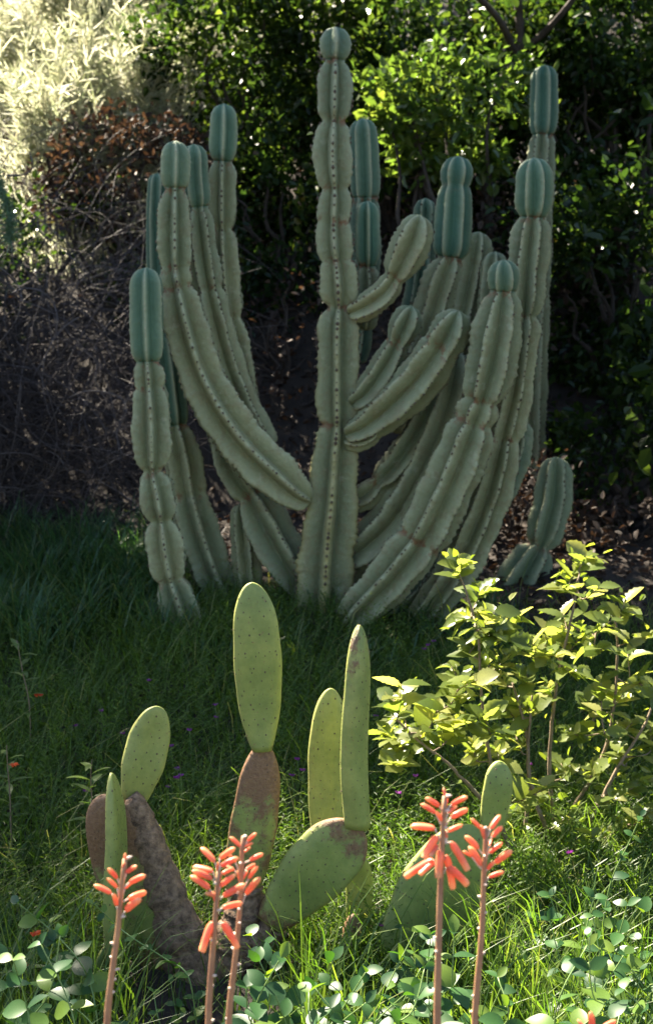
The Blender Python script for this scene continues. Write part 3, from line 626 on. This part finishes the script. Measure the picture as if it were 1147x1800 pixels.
# ------------------------------------------------------------------ flowering aloes
def flower_mesh(open_):
    n, k = 12, 9; u = np.linspace(0, 1, n)
    prof = np.interp(u, [0, .08, .25, .5, .8, .93, 1], [.35, .8, .95, 1, .92, .62, .12] if not open_ else [.4, .85, 1, .95, .9, .95, .8])
    a = np.arange(k) / k * 2 * np.pi; rad = prof[:, None] * (1 + .07 * np.cos(3 * a))[None]
    V = np.stack([rad * np.cos(a), rad * np.sin(a) + (.6 * u * (1 - u))[:, None], np.broadcast_to(u[:, None], (n, k))], -1).reshape(-1, 3)
    i = np.arange(n - 1)[:, None] * k; j = np.arange(k)[None]
    Q = np.stack([i + j, i + (j + 1) % k, i + k + (j + 1) % k, i + k + j], -1).reshape(-1, 4)
    me = mesh_np('flower', np.vstack([V, [[0, 0, 1]], [[0, 0, 0]]]), [Q, np.stack([np.full(k, n * k), (n - 1) * k + np.arange(k), (n - 1) * k + (np.arange(k) + 1) % k], -1), np.stack([np.full(k, n * k + 1), (np.arange(k) + 1) % k, np.arange(k)], -1)], True,
        {'rnd': np.concatenate([np.repeat(u, k), [1, 0]])})
    me.materials.append(M['flower']); return me
FM = [flower_mesh(False), flower_mesh(True)]
def aloe(label, stalks, Y):
    x0 = sum(s[0][0][0] for s in stalks) / len(stalks); g0 = at(x0, 2300, Y); root = Vector((g0.x, Y, gv(g0.x, Y)))
    t = thing('flowering_aloe', label, 'aloe', 'flowering aloes', root)
    for si, (path, flowers, th) in enumerate(stalks):
        Ys = Y + .04 * si; pts = [at(px, py, Ys) for px, py in path]
        foot = root + Vector((.03 * (si - .5), .02, .03)); mid = foot.lerp(pts[0], .6) + Vector((0, 0, .02))
        P = smooth_path([foot, mid] + pts, 46); r = np.interp(np.linspace(0, 1, 46), [0, .6, 1], [th * 1.4, th, th * .55])
        acc = Acc(); acc.add(*tube(P, r, 10, .03)); st = part('stalk', acc.mesh('stalk', True), M['stalk'], t)
        acc = Acc()
        for i in range(26, 46):
            if random.random() < .8:
                a = random.uniform(0, 6.28); d = np.array([math.cos(a), math.sin(a), .3]); p = P[i] + d * r[i] * .8; l = random.uniform(.003, .008) * (.5 if i < 34 else 1)
                acc.add(*tube(np.array([p, p + d * l * .6, p + d * l]), [.0022, .0018, .0004], 6))
        for (a, b2) in flowers:                                     # short flower stems
            pa = np.array(at(*a, Ys)); j = np.argmin(np.linalg.norm(P - (pa - np.array([0, 0, .012])), axis=1))
            acc.add(*tube(smooth_path([P[j], (P[j] + pa) / 2 + np.array([0, 0, -.001]), pa], 6), .0011, 5))
        part('bracts', acc.mesh('bracts', True), M['bract'], st, stuff=True)
        for k, (a, b2) in enumerate(flowers):
            dep = random.uniform(-.014, .014) if abs(a[0] - b2[0]) < 12 or True else 0
            pa = at(*a, Ys); pb = at(*b2, Ys + dep); ax = pb - pa; L = ax.length
            drop = b2[1] > a[1] + 15
            L = max(L, .013); rad = min(.0047, L * .145) * (1.08 if drop else 1) * random.uniform(.9, 1.1)
            o = ob('flower', FM[1 if drop else 0], None, st)
            q = ax.to_track_quat('Z', 'Y'); o.matrix_parent_inverse = Matrix.Identity(4)
            o.location = pa; o.rotation_mode = 'QUATERNION'; o.rotation_quaternion = q; o.scale = (rad, rad, L)
    acc_l = []
    for k in range(12):
        a = k * 2.4 + random.random() * .5; L = random.uniform(.22, .34); d = Vector((math.cos(a), math.sin(a), 0)); n = 12; P = []
        V = []; u = np.linspace(0, 1, n); rise = .18 + .10 * (k % 3)
        C = np.array([root + d * (.03 + L * v * .8) + Vector((0, 0, L * rise * 3 * v * (1 - .45 * v))) for v in u]); s = np.array([-d.y, d.x, 0]); wv = .035 * (1 - u ** 1.6) + .001
        V = np.concatenate([C + s * wv[:, None] + np.array([0, 0, .012]), C - np.array([0, 0, .006]), C - s * wv[:, None] + np.array([0, 0, .012]), C + np.array([0, 0, .004])])
        i = np.arange(n - 1); Q = np.concatenate([np.stack([i + p * n, i + p * n + 1, i + q * n + 1, i + q * n], -1) for p, q in ((0, 1), (1, 2), (2, 3), (3, 0))])
        part('leaf', mesh_np('aloe_leaf', V, [Q], True), M['aloeleaf'], t)
def zt(ox, oy, s, L): return [tuple((ox + x / s, oy + y / s) for x, y in f) for f in L]
Z2 = lambda L: zt(0, 1350, 2.867, L); Z4 = lambda L: zt(300, 1400, 2.867, L); Z5 = lambda L: zt(640, 1370, 3.823, L)
S1 = Z2([((628, 478), (632, 428)), ((637, 526), (690, 494)), ((652, 578), (735, 540)), ((648, 658), (740, 624)), ((634, 718), (712, 656)), ((562, 632), (474, 590)), ((592, 604), (540, 556)), ((592, 556), (544, 506)),
    ((612, 602), (622, 540)), ((628, 608), (668, 575)), ((590, 692), (572, 634)), ((618, 510), (628, 480))])
S2 = Z4([((222, 330), (152, 258)), ((212, 378), (110, 355)), ((208, 415), (108, 374)), ((196, 466), (100, 400)), ((232, 500), (172, 488)), ((228, 540), (212, 478)), ((248, 312), (326, 258)), ((252, 350), (342, 308)), ((250, 452), (326, 392)),
    ((246, 430), (256, 380)), ((266, 502), (376, 442)), ((262, 560), (362, 536)), ((210, 632), (158, 782)), ((262, 636), (336, 762)), ((235, 380), (240, 330)), ((258, 390), (318, 360))])
S3 = Z4([((350, 252), (298, 204)), ((386, 226), (432, 184)), ((372, 252), (416, 234)), ((366, 284), (398, 258)), ((398, 322), (466, 288)), ((380, 368), (426, 340)), ((392, 414), (440, 350)), ((362, 420), (388, 372)), ((350, 434), (334, 374)),
    ((328, 332), (290, 290)), ((322, 374), (280, 350)), ((378, 492), (452, 408)), ((366, 240), (366, 215))])
S4 = Z5([((545, 128), (530, 55)), ((546, 190), (552, 95)), ((502, 180), (410, 125)), ((478, 226), (378, 165)), ((524, 282), (482, 215)), ((584, 170), (692, 115)), ((560, 226), (622, 178)), ((580, 256), (696, 198)), ((556, 350), (660, 304)),
    ((472, 330), (308, 315)), ((486, 378), (400, 532)), ((488, 440), (442, 522)), ((462, 540), (275, 655)), ((466, 560), (372, 640)), ((512, 470), (495, 662)), ((582, 420), (695, 610)), ((548, 512), (592, 732)), ((556, 582), (690, 706)), ((556, 394), (540, 350))])
S5 = Z5([((845, 332), (912, 240)), ((856, 386), (926, 314)), ((782, 332), (714, 264)), ((812, 402), (780, 308)), ((766, 466), (674, 380)), ((720, 518), (660, 482)), ((786, 580), (700, 450)), ((838, 494), (926, 424)), ((880, 560), (992, 478)),
    ((826, 602), (876, 550)), ((834, 656), (936, 620)), ((840, 446), (852, 398)), ((815, 360), (822, 320)), ((822, 520), (818, 470))])
aloe('aloe with one slender coral flower spike in front of the brown left pads', [([(188, 1810), (200, 1690), (207, 1640), (214, 1560), (220, 1510)], S1, .0056)], 1.9)
aloe('aloe with two coral flower spikes crossing in front of the corky trunk', [([(366, 1810), (375, 1660), (381, 1580), (384, 1530)], S2, .0056), ([(402, 1810), (413, 1690), (422, 1590), (425, 1500), (428, 1470)], S3, .0052)], 1.9)
aloe('aloe with two coral flower spikes, one with drooping open bells', [([(768, 1810), (771, 1640), (774, 1540), (778, 1450), (781, 1400)], S4, .0056), ([(833, 1810), (846, 1640), (850, 1530), (854, 1455)], S5, .0054)], 1.9)
aloe('aloe with a coral bud tip just rising among lower vines', [([(1044, 1880), (1040, 1830), (1038, 1800)], [((1040, 1812), (1037, 1778)), ((1052, 1812), (1082, 1794)), ((1028, 1812), (1014, 1792)), ((1046, 1830), (1066, 1808))], .0056)], 1.95)

# ------------------------------------------------------------------ sunlit toothed-leaf shrubs
def leaf_shape(name, prof, n=9, teeth=0.0, fold=.22, droop=.18, wave=.0):
    u = np.linspace(0, 1, n); h = np.interp(u, *prof)
    if teeth:
        h = h * np.where(np.arange(n) % 2 == 1, 1 + teeth, 1 - teeth); h[0] = h[-1] = 0
    z = -droop * u * u; zz = z + fold * h + wave * np.where(np.arange(n) % 2 == 1, 1, -1) * (h > 0)
    V = np.concatenate([np.stack([u, h, zz], -1), np.stack([u, 0 * u, z], -1), np.stack([u, -h, zz], -1)])
    i = np.arange(n - 1); Q = np.concatenate([np.stack([i + n, i + n + 1, i + 1, i], -1), np.stack([i + 2 * n, i + 2 * n + 1, i + n + 1, i + n], -1)])
    return mesh_np(name, V, [Q], True)
OVAL = ([0, .12, .35, .6, .85, 1], [.02, .17, .30, .29, .15, 0]); ROUND = ([0, .1, .3, .6, .85, 1], [.03, .22, .36, .35, .20, 0])
SHL = [leaf_shape('toothed_leaf', OVAL, 13, .09, .25, .2, .003), leaf_shape('toothed_leaf', ROUND, 13, .09, .35, .1, .003), leaf_shape('toothed_leaf', OVAL, 11, .09, .10, .35, .003), leaf_shape('toothed_leaf', ROUND, 11, .09, .5, -.1, .003), leaf_shape('toothed_leaf', OVAL, 11, .08, .6, .45, .006), leaf_shape('toothed_leaf', OVAL, 13, .10, -.1, .55, .004)]
VIL = [leaf_shape('vine_leaf', ROUND, 9, 0, .22, .25), leaf_shape('vine_leaf', OVAL, 9, 0, .30, .15), leaf_shape('vine_leaf', OVAL, 9, 0, .12, .4)]
for m_ in SHL: m_.materials.append(M['shrub'])
for m_ in VIL: m_.materials.append(M['vine'])
def put_leaf(parent, me, p, axis, normal, L, W=1.0):
    x = Vector(axis).normalized(); z = Vector(normal); z = (z - x * z.dot(x)); z = z.normalized() if z.length > .05 else x.orthogonal().normalized(); y = z.cross(x)
    o = ob('leaf', me, None, parent); base = Vector((0, 0, 0)); q = parent
    while q is not None: base += q.location; q = q.parent
    o.matrix_basis = Matrix.Translation(Vector(p) - base) @ Matrix((x, y, z)).transposed().to_4x4() @ Matrix.Diagonal((L, L * W, L, 1))
    return o
def shrub(label, root_px, Y, stems, clusters, per, group):
    rt = at(*root_px, Y); rt.z = gv(rt.x, rt.y) - .02; t = thing('toothed_leaf_shrub', label, 'shrub', group, rt)
    acc = Acc(); nodes = []
    for st in stems:
        P = smooth_path([rt] + [at(px, py, Y + dy) for px, py, dy in st], 40); P[1:-1] += np.cumsum(rng.normal(0, .0016, (38, 3)), 0) * np.linspace(1, .2, 38)[:, None]
        acc.add(*tube(P, np.linspace(.0075, .0028, 40), 7, .06)); nodes.append(P[8:])
    nodes = np.concatenate(nodes); specs = []
    for px, py, sz in clusters:
        Yc = Y + random.uniform(-.22, .25); c = np.array(at(px, py, Yc))
        dist = np.linalg.norm((nodes - c) * np.array([1, .6, 1]), axis=1) + .8 * np.maximum(nodes[:, 2] - c[2] + .05, 0); a = nodes[np.argmin(dist)]
        mid = (a + c) / 2 + np.array([0, 0, -.03 * np.linalg.norm(c - a) / .1 * .5]) + rng.normal(0, .012, 3)
        P = smooth_path([a, mid, c], 14); acc.add(*tube(P, np.linspace(.0028, .0012, 14), 5))
        nodes = np.vstack([nodes, P[4:]])
        for k in range(per):
            f = 1 - (k / per) ** 1.3 * .8; i = f * 13; i0 = int(min(i, 12)); p = P[i0] + (P[i0 + 1] - P[i0]) * (i - i0)
            tw = unit(P[min(i0 + 1, 13)] - P[max(i0 - 1, 0)]); az = k * 2.4 + random.random()
            out = np.array([math.cos(az), math.sin(az) * .9, random.uniform(-.15, .55)]); axv = unit(out + tw * .5)
            nm = np.array([rng.normal(0, .45), rng.normal(0, .45) - .15, 1.0])
            specs.append((p, axv, nm, min(.074, sz * random.uniform(.7, 1.75))))
    part('stems', acc.mesh('shrub_stems', True), M['twig'], t)
    n = 320; j = rng.integers(0, len(specs), n); P = np.array([specs[q][0] for q in j]) + rng.normal(0, .03, (n, 3)); ll = .012 + .024 * rng.random(n)
    acc = Acc(); V, Q, a_ = leaf_cloud(P, rand_dirs(n, .2), rand_dirs(n, 1.0), ll, ll * .6, rng.random(n)); acc.add(V, Q, rnd=a_); part('small_leaves', acc.mesh('small_leaves'), M['shrub_small'], t, stuff=True)
    for p, a, nm, L in specs[:300]: put_leaf(t, random.choice(SHL), p, a, nm, L, random.uniform(.85, 1.15))
    return t
CA = [(806, 990, .055), (843, 1040, .07), (815, 1085, .062), (838, 1132, .07), (868, 1075, .06), (902, 1092, .055), (870, 1112, .065), (705, 1203, .055), (690, 1228, .05), (740, 1235, .06), (672, 1288, .05), (697, 1300, .055), (765, 1252, .068), (803, 1215, .065),
      (838, 1195, .05), (800, 1275, .065), (852, 1262, .055), (885, 1245, .045), (832, 1310, .05), (762, 1300, .055), (872, 1318, .042), (792, 1172, .04), (690, 1345, .06), (856, 1168, .05), (895, 1150, .05), (905, 1290, .04), (925, 1240, .045), (960, 1385, .075), (935, 1400, .05)]
CB = [(1030, 978, .06), (1008, 1004, .06), (985, 1032, .065), (1052, 1032, .055), (1096, 1062, .06), (1072, 1092, .055), (990, 1080, .065), (958, 1108, .06), (1020, 1118, .055), (936, 1132, .055), (976, 1152, .065), (1062, 1142, .05), (1012, 1180, .05), (1102, 1150, .055),
      (1136, 1120, .05), (925, 1185, .055), (962, 1212, .045), (1030, 1232, .045), (1092, 1222, .055), (1122, 1200, .05), (1142, 1280, .05), (1062, 1290, .045), (1000, 1282, .045), (1102, 1322, .05), (1042, 1352, .045), (985, 1342, .04), (1000, 1432, .04), (1082, 1402, .04), (1132, 1372, .045), (1040, 1470, .035), (1150, 1200, .05), (1110, 1270, .05), (1055, 1200, .055), (1100, 1450, .045), (1140, 1425, .05), (1060, 1520, .04), (985, 1480, .04), (1135, 1500, .045)]
SG = 'sunlit toothed-leaf shrubs'
shrub('sunlit shrub with toothed yellow-green leaves spreading beside the narrow upright pad', (912, 1600), 3.98,
      [[(890, 1480, 0), (868, 1380, 0), (852, 1290, 0), (842, 1200, .02), (838, 1120, .03), (815, 1030, .03)], [(900, 1500, .05), (850, 1420, 0), (790, 1350, -.05), (730, 1300, -.05), (690, 1260, -.05)], [(920, 1480, .1), (930, 1380, .1), (925, 1290, .1), (900, 1200, .1)]], CA, 10, SG)
shrub('taller sunlit shrub with toothed leaves rising in front of the two-jointed cactus', (985, 1570), 4.12,
      [[(975, 1450, .05), (970, 1330, .05), (985, 1200, .05), (1005, 1100, .05), (1018, 1010, .05)], [(1010, 1500, 0), (1050, 1420, 0), (1085, 1350, 0), (1130, 1280, .02), (1160, 1200, .05)], [(1000, 1440, .1), (1060, 1330, .12), (1080, 1230, .12), (1085, 1130, .1), (1080, 1080, .1)], [(960, 1450, -.05), (930, 1350, -.05), (935, 1220, -.05)]], CB, 8, SG)

# ------------------------------------------------------------------ periwinkle vines (near, low)
def vine(label, path, Y, group, size=.066, sp=.055, r=.0022, low=1850):
    g = at(path[0][0], path[0][1], Y); root = Vector((g.x, Y + random.uniform(-.03, .08), 0)); root.z = gv(root.x, root.y) - .01
    t = thing('periwinkle_vine', label, 'vine', group, root)
    pts = [at(px, py, Y + random.uniform(-.03, .03)) for px, py in path]; P = smooth_path([root] + pts, 40) if root.z < pts[0].z - .02 else smooth_path(pts, 40)
    acc = Acc(); acc.add(*tube(P, np.linspace(r, r * .55, 40), 6)); part('stem', acc.mesh('vine_stem', True), M['vinestem'], t)
    s = np.concatenate([[0], np.cumsum(np.linalg.norm(np.diff(P, axis=0), axis=1))]); L = s[-1]; zlim = at(573, low, Y).z; az = random.random() * 3
    q = L - .003; n = 0
    while q > .03:
        i = min(int(np.searchsorted(s, q)), 39); p = P[i]
        if p[2] < zlim: break
        tw = unit(P[min(i + 1, 39)] - P[max(i - 1, 0)]); az += 1.57 + rng.normal(0, .25); f = min(1, .55 + n * .14)
        for sg in (0, math.pi):
            a = az + sg; out = np.array([math.cos(a), math.sin(a), 0]); out = unit(out - tw * out.dot(tw)); ax = unit(out + tw * random.uniform(.15, .9 if n else 1.8) + np.array([0, 0, -.1]))
            put_leaf(t, random.choice(VIL), p, ax, np.array([0, -.55, .8]) + tw * .5 + rng.normal(0, .45, 3), size * f * random.uniform(.75, 1.15))
        q -= sp * random.uniform(.75, 1.3); n += 1
VG = {'l': 'periwinkle vines left of the aloe', 'c': 'periwinkle vines in front of the corky trunk', 'r': 'periwinkle vines below the toothed-leaf shrubs'}
vine('periwinkle vine climbing past the small single pad in a long arc', [(172, 1800), (160, 1735), (140, 1690), (95, 1640), (33, 1588)], 2.95, VG['l'])
vine('thin periwinkle vine slanting across the brown left pads', [(345, 1800), (330, 1715), (290, 1685), (235, 1650), (200, 1622), (165, 1588)], 3.2, VG['l'], .035, .05)
vine('periwinkle vine with broad leaves standing between prickly pear and aloe', [(500, 1800), (495, 1730), (470, 1690), (442, 1645)], 3.0, VG['c'])
vine('upright periwinkle shoot in front of the broad leaning pad', [(755, 1800), (750, 1740), (752, 1690), (757, 1642)], 2.7, VG['c'])
vine('pale periwinkle shoot rising between the two right flower spikes', [(795, 1800), (794, 1720), (797, 1660), (797, 1640)], 2.7, VG['r'])
vine('periwinkle shoot reaching up beside the thin shrub twig', [(1040, 1800), (1050, 1700), (1070, 1560), (1105, 1480), (1125, 1435)], 3.3, VG['r'], .04, .06)
lab = {'l': 'low periwinkle vine with dark leaves among grass left of the aloe', 'c': 'low periwinkle vine with glossy dark leaves below the leaning pads', 'r': 'periwinkle vine with sunlit leaves in the grass below the shrubs'}
for z, n, x0, x1, y0, y1 in (('l', 9, -10, 190, 1600, 1780), ('c', 18, 425, 760, 1620, 1790), ('r', 28, 690, 1160, 1560, 1780)):
    for k in range(n):
        x = random.uniform(x0, x1); y = random.uniform(y0, y1); Y = random.uniform(2.5, 3.2) if y > 1640 else random.uniform(3.0, 3.5)
        bx = x + random.uniform(-90, 90)
        vine(lab[z], [(bx, 1850), ((bx + x) / 2 + random.uniform(-25, 25), (1850 + y) / 2), (x, y)], Y, VG[z], random.uniform(.048, .072), .058)

for x, y in ((270, 1745), (318, 1770), (350, 1755), (400, 1762), (432, 1735), (300, 1725)):
    vine('short periwinkle vine with small leaves at the foot of the corky trunk', [(x + random.uniform(-40, 40), 1850), (x + random.uniform(-15, 15), (1850 + y) / 2), (x, y)], random.uniform(3.1, 3.35), VG['c'], random.uniform(.034, .05), .05)
# ------------------------------------------------------------------ grass and herbs
def blades(P, H, Wd, lean, rnd):
    n = len(P); az = rng.random(n) * 2 * np.pi; d = np.stack([np.cos(az), np.sin(az), 0 * az], -1); s = np.stack([-np.sin(az + .6), np.cos(az + .6), 0 * az], -1)
    rows = []; H = H[:, None]; Wd = Wd[:, None]; lean = lean[:, None]; up = np.array([0, 0, 1.])
    for u, wv in ((0, 1), (.4, .85), (.75, .55)):
        c = P + up * H * (u - .35 * lean * u * u) + d * H * lean * u * u; rows += [c + s * Wd * wv, c - s * Wd * wv]
    rows.append(P + up * H * (1 - .42 * lean) + d * H * lean * 1.02)
    V = np.stack(rows, 1); b = np.arange(n)[:, None] * 7
    Q = np.concatenate([b + np.array([[0, 1, 3, 2]]), b + np.array([[2, 3, 5, 4]])]); T = b + np.array([[4, 5, 6]])
    return V.reshape(-1, 3), Q, T, np.repeat(rnd, 7)
def scatter(n, y0, y1, pw=1.0, margin=.45):
    y = y0 + (y1 - y0) * rng.random(n) ** pw; x = (rng.random(n) * 2 - 1) * (y * .225 + margin); return np.stack([x, y, gz(x, y) - .005], -1)
acc = Acc()
P = scatter(70000, 3.2, 6.8); P = P[P[:, 1] < 6.35 - .65 * np.clip(P[:, 0] + .5, 0, 1) / .8 + .12 * np.sin(P[:, 0] * 7) + rng.normal(0, .12, len(P))]; n = len(P); H = .05 + .13 * rng.random(n) ** 1.6; P = P[~((P[:, 0] > -.48) & (P[:, 0] < -.08) & (P[:, 1] < 3.62) & (rng.random(len(P)) < .80))]; n = len(P); H = .05 + .13 * rng.random(n) ** 1.6; cl = .5 + .5 * np.sin(P[:, 0] * 5 + 1) * np.sin(P[:, 1] * 4.3); H *= .75 + .5 * cl
acc.add(*[a for a in blades(P, H, .0012 + .0016 * rng.random(n), .25 + .6 * rng.random(n), np.clip(.65 * rng.random(n) + .3 * cl * rng.random(n) + (rng.random(n) > .975) * .5, 0, 1))][:3], rnd=0)
acc.A[-1] = np.repeat(np.clip(.65 * rng.random(n) + .25 * cl + (rng.random(n) > .975) * .5, 0, 1), 7)
o = ob('grass', acc.mesh('grass'), M['grass']); o['kind'] = 'stuff'; tag(o, 'lush green grass covering the slope before the cacti', 'grass')
acc = Acc(); P = scatter(2600, 3.5, 5.9); n = len(P)
V, Q, T, a = blades(P, .16 + .20 * rng.random(n), .0011 + .0011 * rng.random(n), .55 + .6 * rng.random(n), np.clip(.55 + .45 * rng.random(n), 0, 1)); acc.add(V, Q, T, rnd=a)
o = ob('wispy_grass', acc.mesh('wispy_grass'), M['grass']); o['kind'] = 'stuff'; tag(o, 'long pale wisps of grass arching over the green slope', 'grass')
# foreground grass, taller
acc = Acc(); P = scatter(5200, 2.5, 3.5); P = P[(P[:, 0] > .12) | (rng.random(len(P)) < .45)]; P = P[~((P[:, 0] > -.42) & (P[:, 0] < -.08))]; P = P[~((P[:, 0] > .08) & (P[:, 0] < .36) & (rng.random(len(P)) < .7))]; n = len(P)
V, Q, T, a = blades(P, .22 + .22 * rng.random(n), .0016 + .0018 * rng.random(n), .2 + .5 * rng.random(n), np.clip(.2 + .75 * rng.random(n), 0, 1)); acc.add(V, Q, T, rnd=a)
o = ob('foreground_grass', acc.mesh('foreground_grass'), M['grass']); o['kind'] = 'stuff'; tag(o, 'tall bright grass growing among the vines and aloes', 'grass')
# tall blue-green tufts at the foot of the cacti
acc = Acc()
for k in range(120):
    px = random.choice([random.uniform(-20, 330), random.uniform(-20, 330), random.uniform(330, 900)]); Y = random.uniform(5.3, 6.0) if px > 330 else random.uniform(5.4, 6.6); c = at(px, 1000, Y); m = 22
    P = np.stack([c.x + rng.normal(0, .035, m), Y + rng.normal(0, .035, m), np.zeros(m)], -1); P[:, 2] = gz(P[:, 0], P[:, 1]) - .01
    hh = (.22 if px < 330 else .13) * (1 + .55 * rng.random(m)); V, Q, T, a = blades(P, hh, .0026 + .002 * rng.random(m), .25 + .7 * rng.random(m), rng.random(m)); acc.add(V, Q, T, rnd=a)
o = ob('tall_grass', acc.mesh('tall_grass'), M['tallgrass']); o['kind'] = 'stuff'; tag(o, 'long arching grass tufts around the cactus feet', 'grass')
# fine-leaved herbs
acc = Acc(); P0 = scatter(5600, 3.3, 6.2); P0 = P0[P0[:, 1] < 6.05 - .55 * np.clip(P0[:, 0] + .1, 0, 1) / .8 + rng.normal(0, .1, len(P0))]; P0 = P0[~((P0[:, 0] > -.48) & (P0[:, 0] < -.08) & (P0[:, 1] < 3.66))]
for p in P0:
    h = random.uniform(.08, .22); m = 18; d = np.array([rng.normal(0, .35), rng.normal(0, .35), 1.0]); d /= np.linalg.norm(d)
    S = p + d * np.linspace(.15, 1, m)[:, None] * h; az = np.arange(m) * 2.4; A = np.stack([np.cos(az), np.sin(az), .5 + 0 * az], -1); ll = .022 * (1.2 - .5 * np.linspace(0, 1, m))
    V, Q, a = leaf_cloud(S, A, rand_dirs(m, 1.2), ll, ll * .22, np.full(m, rng.random())); acc.add(V, Q, rnd=a)
o = ob('herb_cover', acc.mesh('herb_cover'), M['herb']); o['kind'] = 'stuff'; tag(o, 'fine leaved green herbs mixed into the grass slope', 'herbs')

# straw on the sunny top of the bank
acc = Acc(); n = 9000; y = 8.6 + 3.2 * rng.random(n); x = -3.2 + 3.4 * rng.random(n); kp = (x < -.35 - .15 * (10.5 - y)) | (rng.random(n) < .12); x, y = x[kp], y[kp]; n = len(x)
P = np.stack([x, y, gz(x, y) - .01], -1); V, Q, T, a = blades(P, .12 + .30 * rng.random(n), .0022 + .003 * rng.random(n), .25 + .7 * rng.random(n), rng.random(n)); acc.add(V, Q, T, rnd=a)
o = ob('straw_grass', acc.mesh('straw_grass'), M['feather']); o['kind'] = 'stuff'; tag(o, 'pale dry grass glowing on the sunny top of the bank', 'grass')
# leaf litter of the bank
acc = Acc(); n = 11000; y = np.where(rng.random(n) < .06, 3.1 + 2 * rng.random(n), 5.5 + 4.5 * rng.random(n)); x = (rng.random(n) * 2 - 1) * (y * .23 + .4); kp = (x > -.55) | (rng.random(n) < .15); x, y = x[kp], y[kp]; n = len(x); P = np.stack([x, y, gz(x, y) + .012], -1)
ll = .03 + .03 * rng.random(n); V, Q, a = leaf_cloud(P, rand_dirs(n) * np.array([1, 1, .4]), rand_dirs(n, 1.0), ll, ll * .5, rng.random(n) * .8); acc.add(V, Q, rnd=a)
o = ob('leaf_litter', acc.mesh('leaf_litter'), M['dead']); o['kind'] = 'stuff'; tag(o, 'brown fallen leaves lying on the shaded bank', 'leaves')

# ------------------------------------------------------------------ small wild flowers and weeds
def purple(px, py):
    h = random.uniform(.10, .16); p = ground_hit(px, py, h); root = Vector((p.x, p.y, gv(p.x, p.y) - .005)); t = thing('purple_wildflower', 'tiny purple wildflower in the grass between the cacti', 'flower', 'purple wildflowers in the grass', root)
    acc = Acc(); acc.add(*tube(smooth_path([root, (root + p) / 2 + Vector((.006, 0, 0)), p], 8), .0009, 5)); part('stem', acc.mesh('flower_stem'), M['vinestem'], t)
    n = 7; az = np.arange(n) * .9; A = np.stack([np.cos(az), np.sin(az), .5 + .3 * rng.random(n)], -1); V, Q, a = leaf_cloud(np.repeat(np.array([p]), n, 0), A, rand_dirs(n, .5), .010 + .004 * rng.random(n), .007, rng.random(n)); acc = Acc(); acc.add(V, Q, rnd=a)
    part('petals', acc.mesh('petals'), M['purple'], t)
for px, py in ((178, 1250), (133, 1277), (262, 1197), (300, 1312), (312, 1352), (318, 1364), (296, 1384), (152, 1391), (378, 1240), (333, 1284), (522, 1336), (532, 1355), (513, 1364), (380, 1262), (312, 1368), (745, 1142), (752, 1135), (762, 1128), (660, 1260), (930, 1345), (730, 1365), (700, 1395), (310, 1368), (1000, 1500), (1095, 1690), (670, 1628), (215, 1290)):
    purple(px, py)
def weed(label, pts, Y, fl=None, n=16):
    top = [at(px, py, Y) for px, py in pts]; root = Vector((top[0].x, Y, gv(top[0].x, Y) - .01)); P = smooth_path([root] + top, 24); t = thing('leafy_weed', label, 'weed', 'leafy weeds at the vine tangle side', root)
    acc = Acc(); acc.add(*tube(P, np.linspace(.003, .0012, 24), 6)); part('stem', acc.mesh('weed_stem', True), M['twig'], t)
    for k in range(n):
        i = 8 + int(k / n * 15); az = k * 2.4; put_leaf(t, WL, P[i], (math.cos(az), math.sin(az), random.uniform(.1, .8)), (0, 0, 1), random.uniform(.04, .075), .5)
    for px, py in fl or []:
        p = at(px, py, Y); m = 6; az = np.arange(m) * 1.05; A = np.stack([np.cos(az), np.sin(az), .2 + 0 * az], -1); V, Q, a = leaf_cloud(np.repeat(np.array([p]), m, 0), A, rand_dirs(m, .5), .016, .012, rng.random(m)); acc = Acc(); acc.add(V, Q, rnd=a)
        part('blossom', acc.mesh('blossom'), M['orange'], t); j = np.argmin(np.linalg.norm(P - np.array(p), axis=1)); acc = Acc(); acc.add(*tube(smooth_path([P[j], (P[j] + np.array(p)) / 2 + np.array([0, 0, -.008]), p], 7), .0011, 5)); part('flower_stem', acc.mesh('flower_stem'), M['vinestem'], t)
WL = leaf_shape('weed_leaf', OVAL, 7, 0, .15, .25); WL.materials.append(M['herb2'] if 'herb2' in M else leaf_mat('weed_leaves', [(0, (.05, .10, .02)), (1, (.12, .17, .04))], .45, obj_random=True))
weed('tall leafy weed with an orange blossom at the grass edge', [(52, 1240), (40, 1180), (30, 1125)], 4.7, [(68, 1222)])
weed('short leafy weed with an orange blossom below the tall one', [(18, 1400), (14, 1350), (12, 1310)], 4.1, [(25, 1345)])
weed('low leafy weed with red orange blossoms beside the small single pad', [(40, 1790), (36, 1730), (42, 1690)], 3.3, [(26, 1720), (64, 1642), (42, 1697)])
weed('thin leafy weed standing between the tall weed and left pads', [(162, 1420), (160, 1370), (162, 1335)], 4.0)
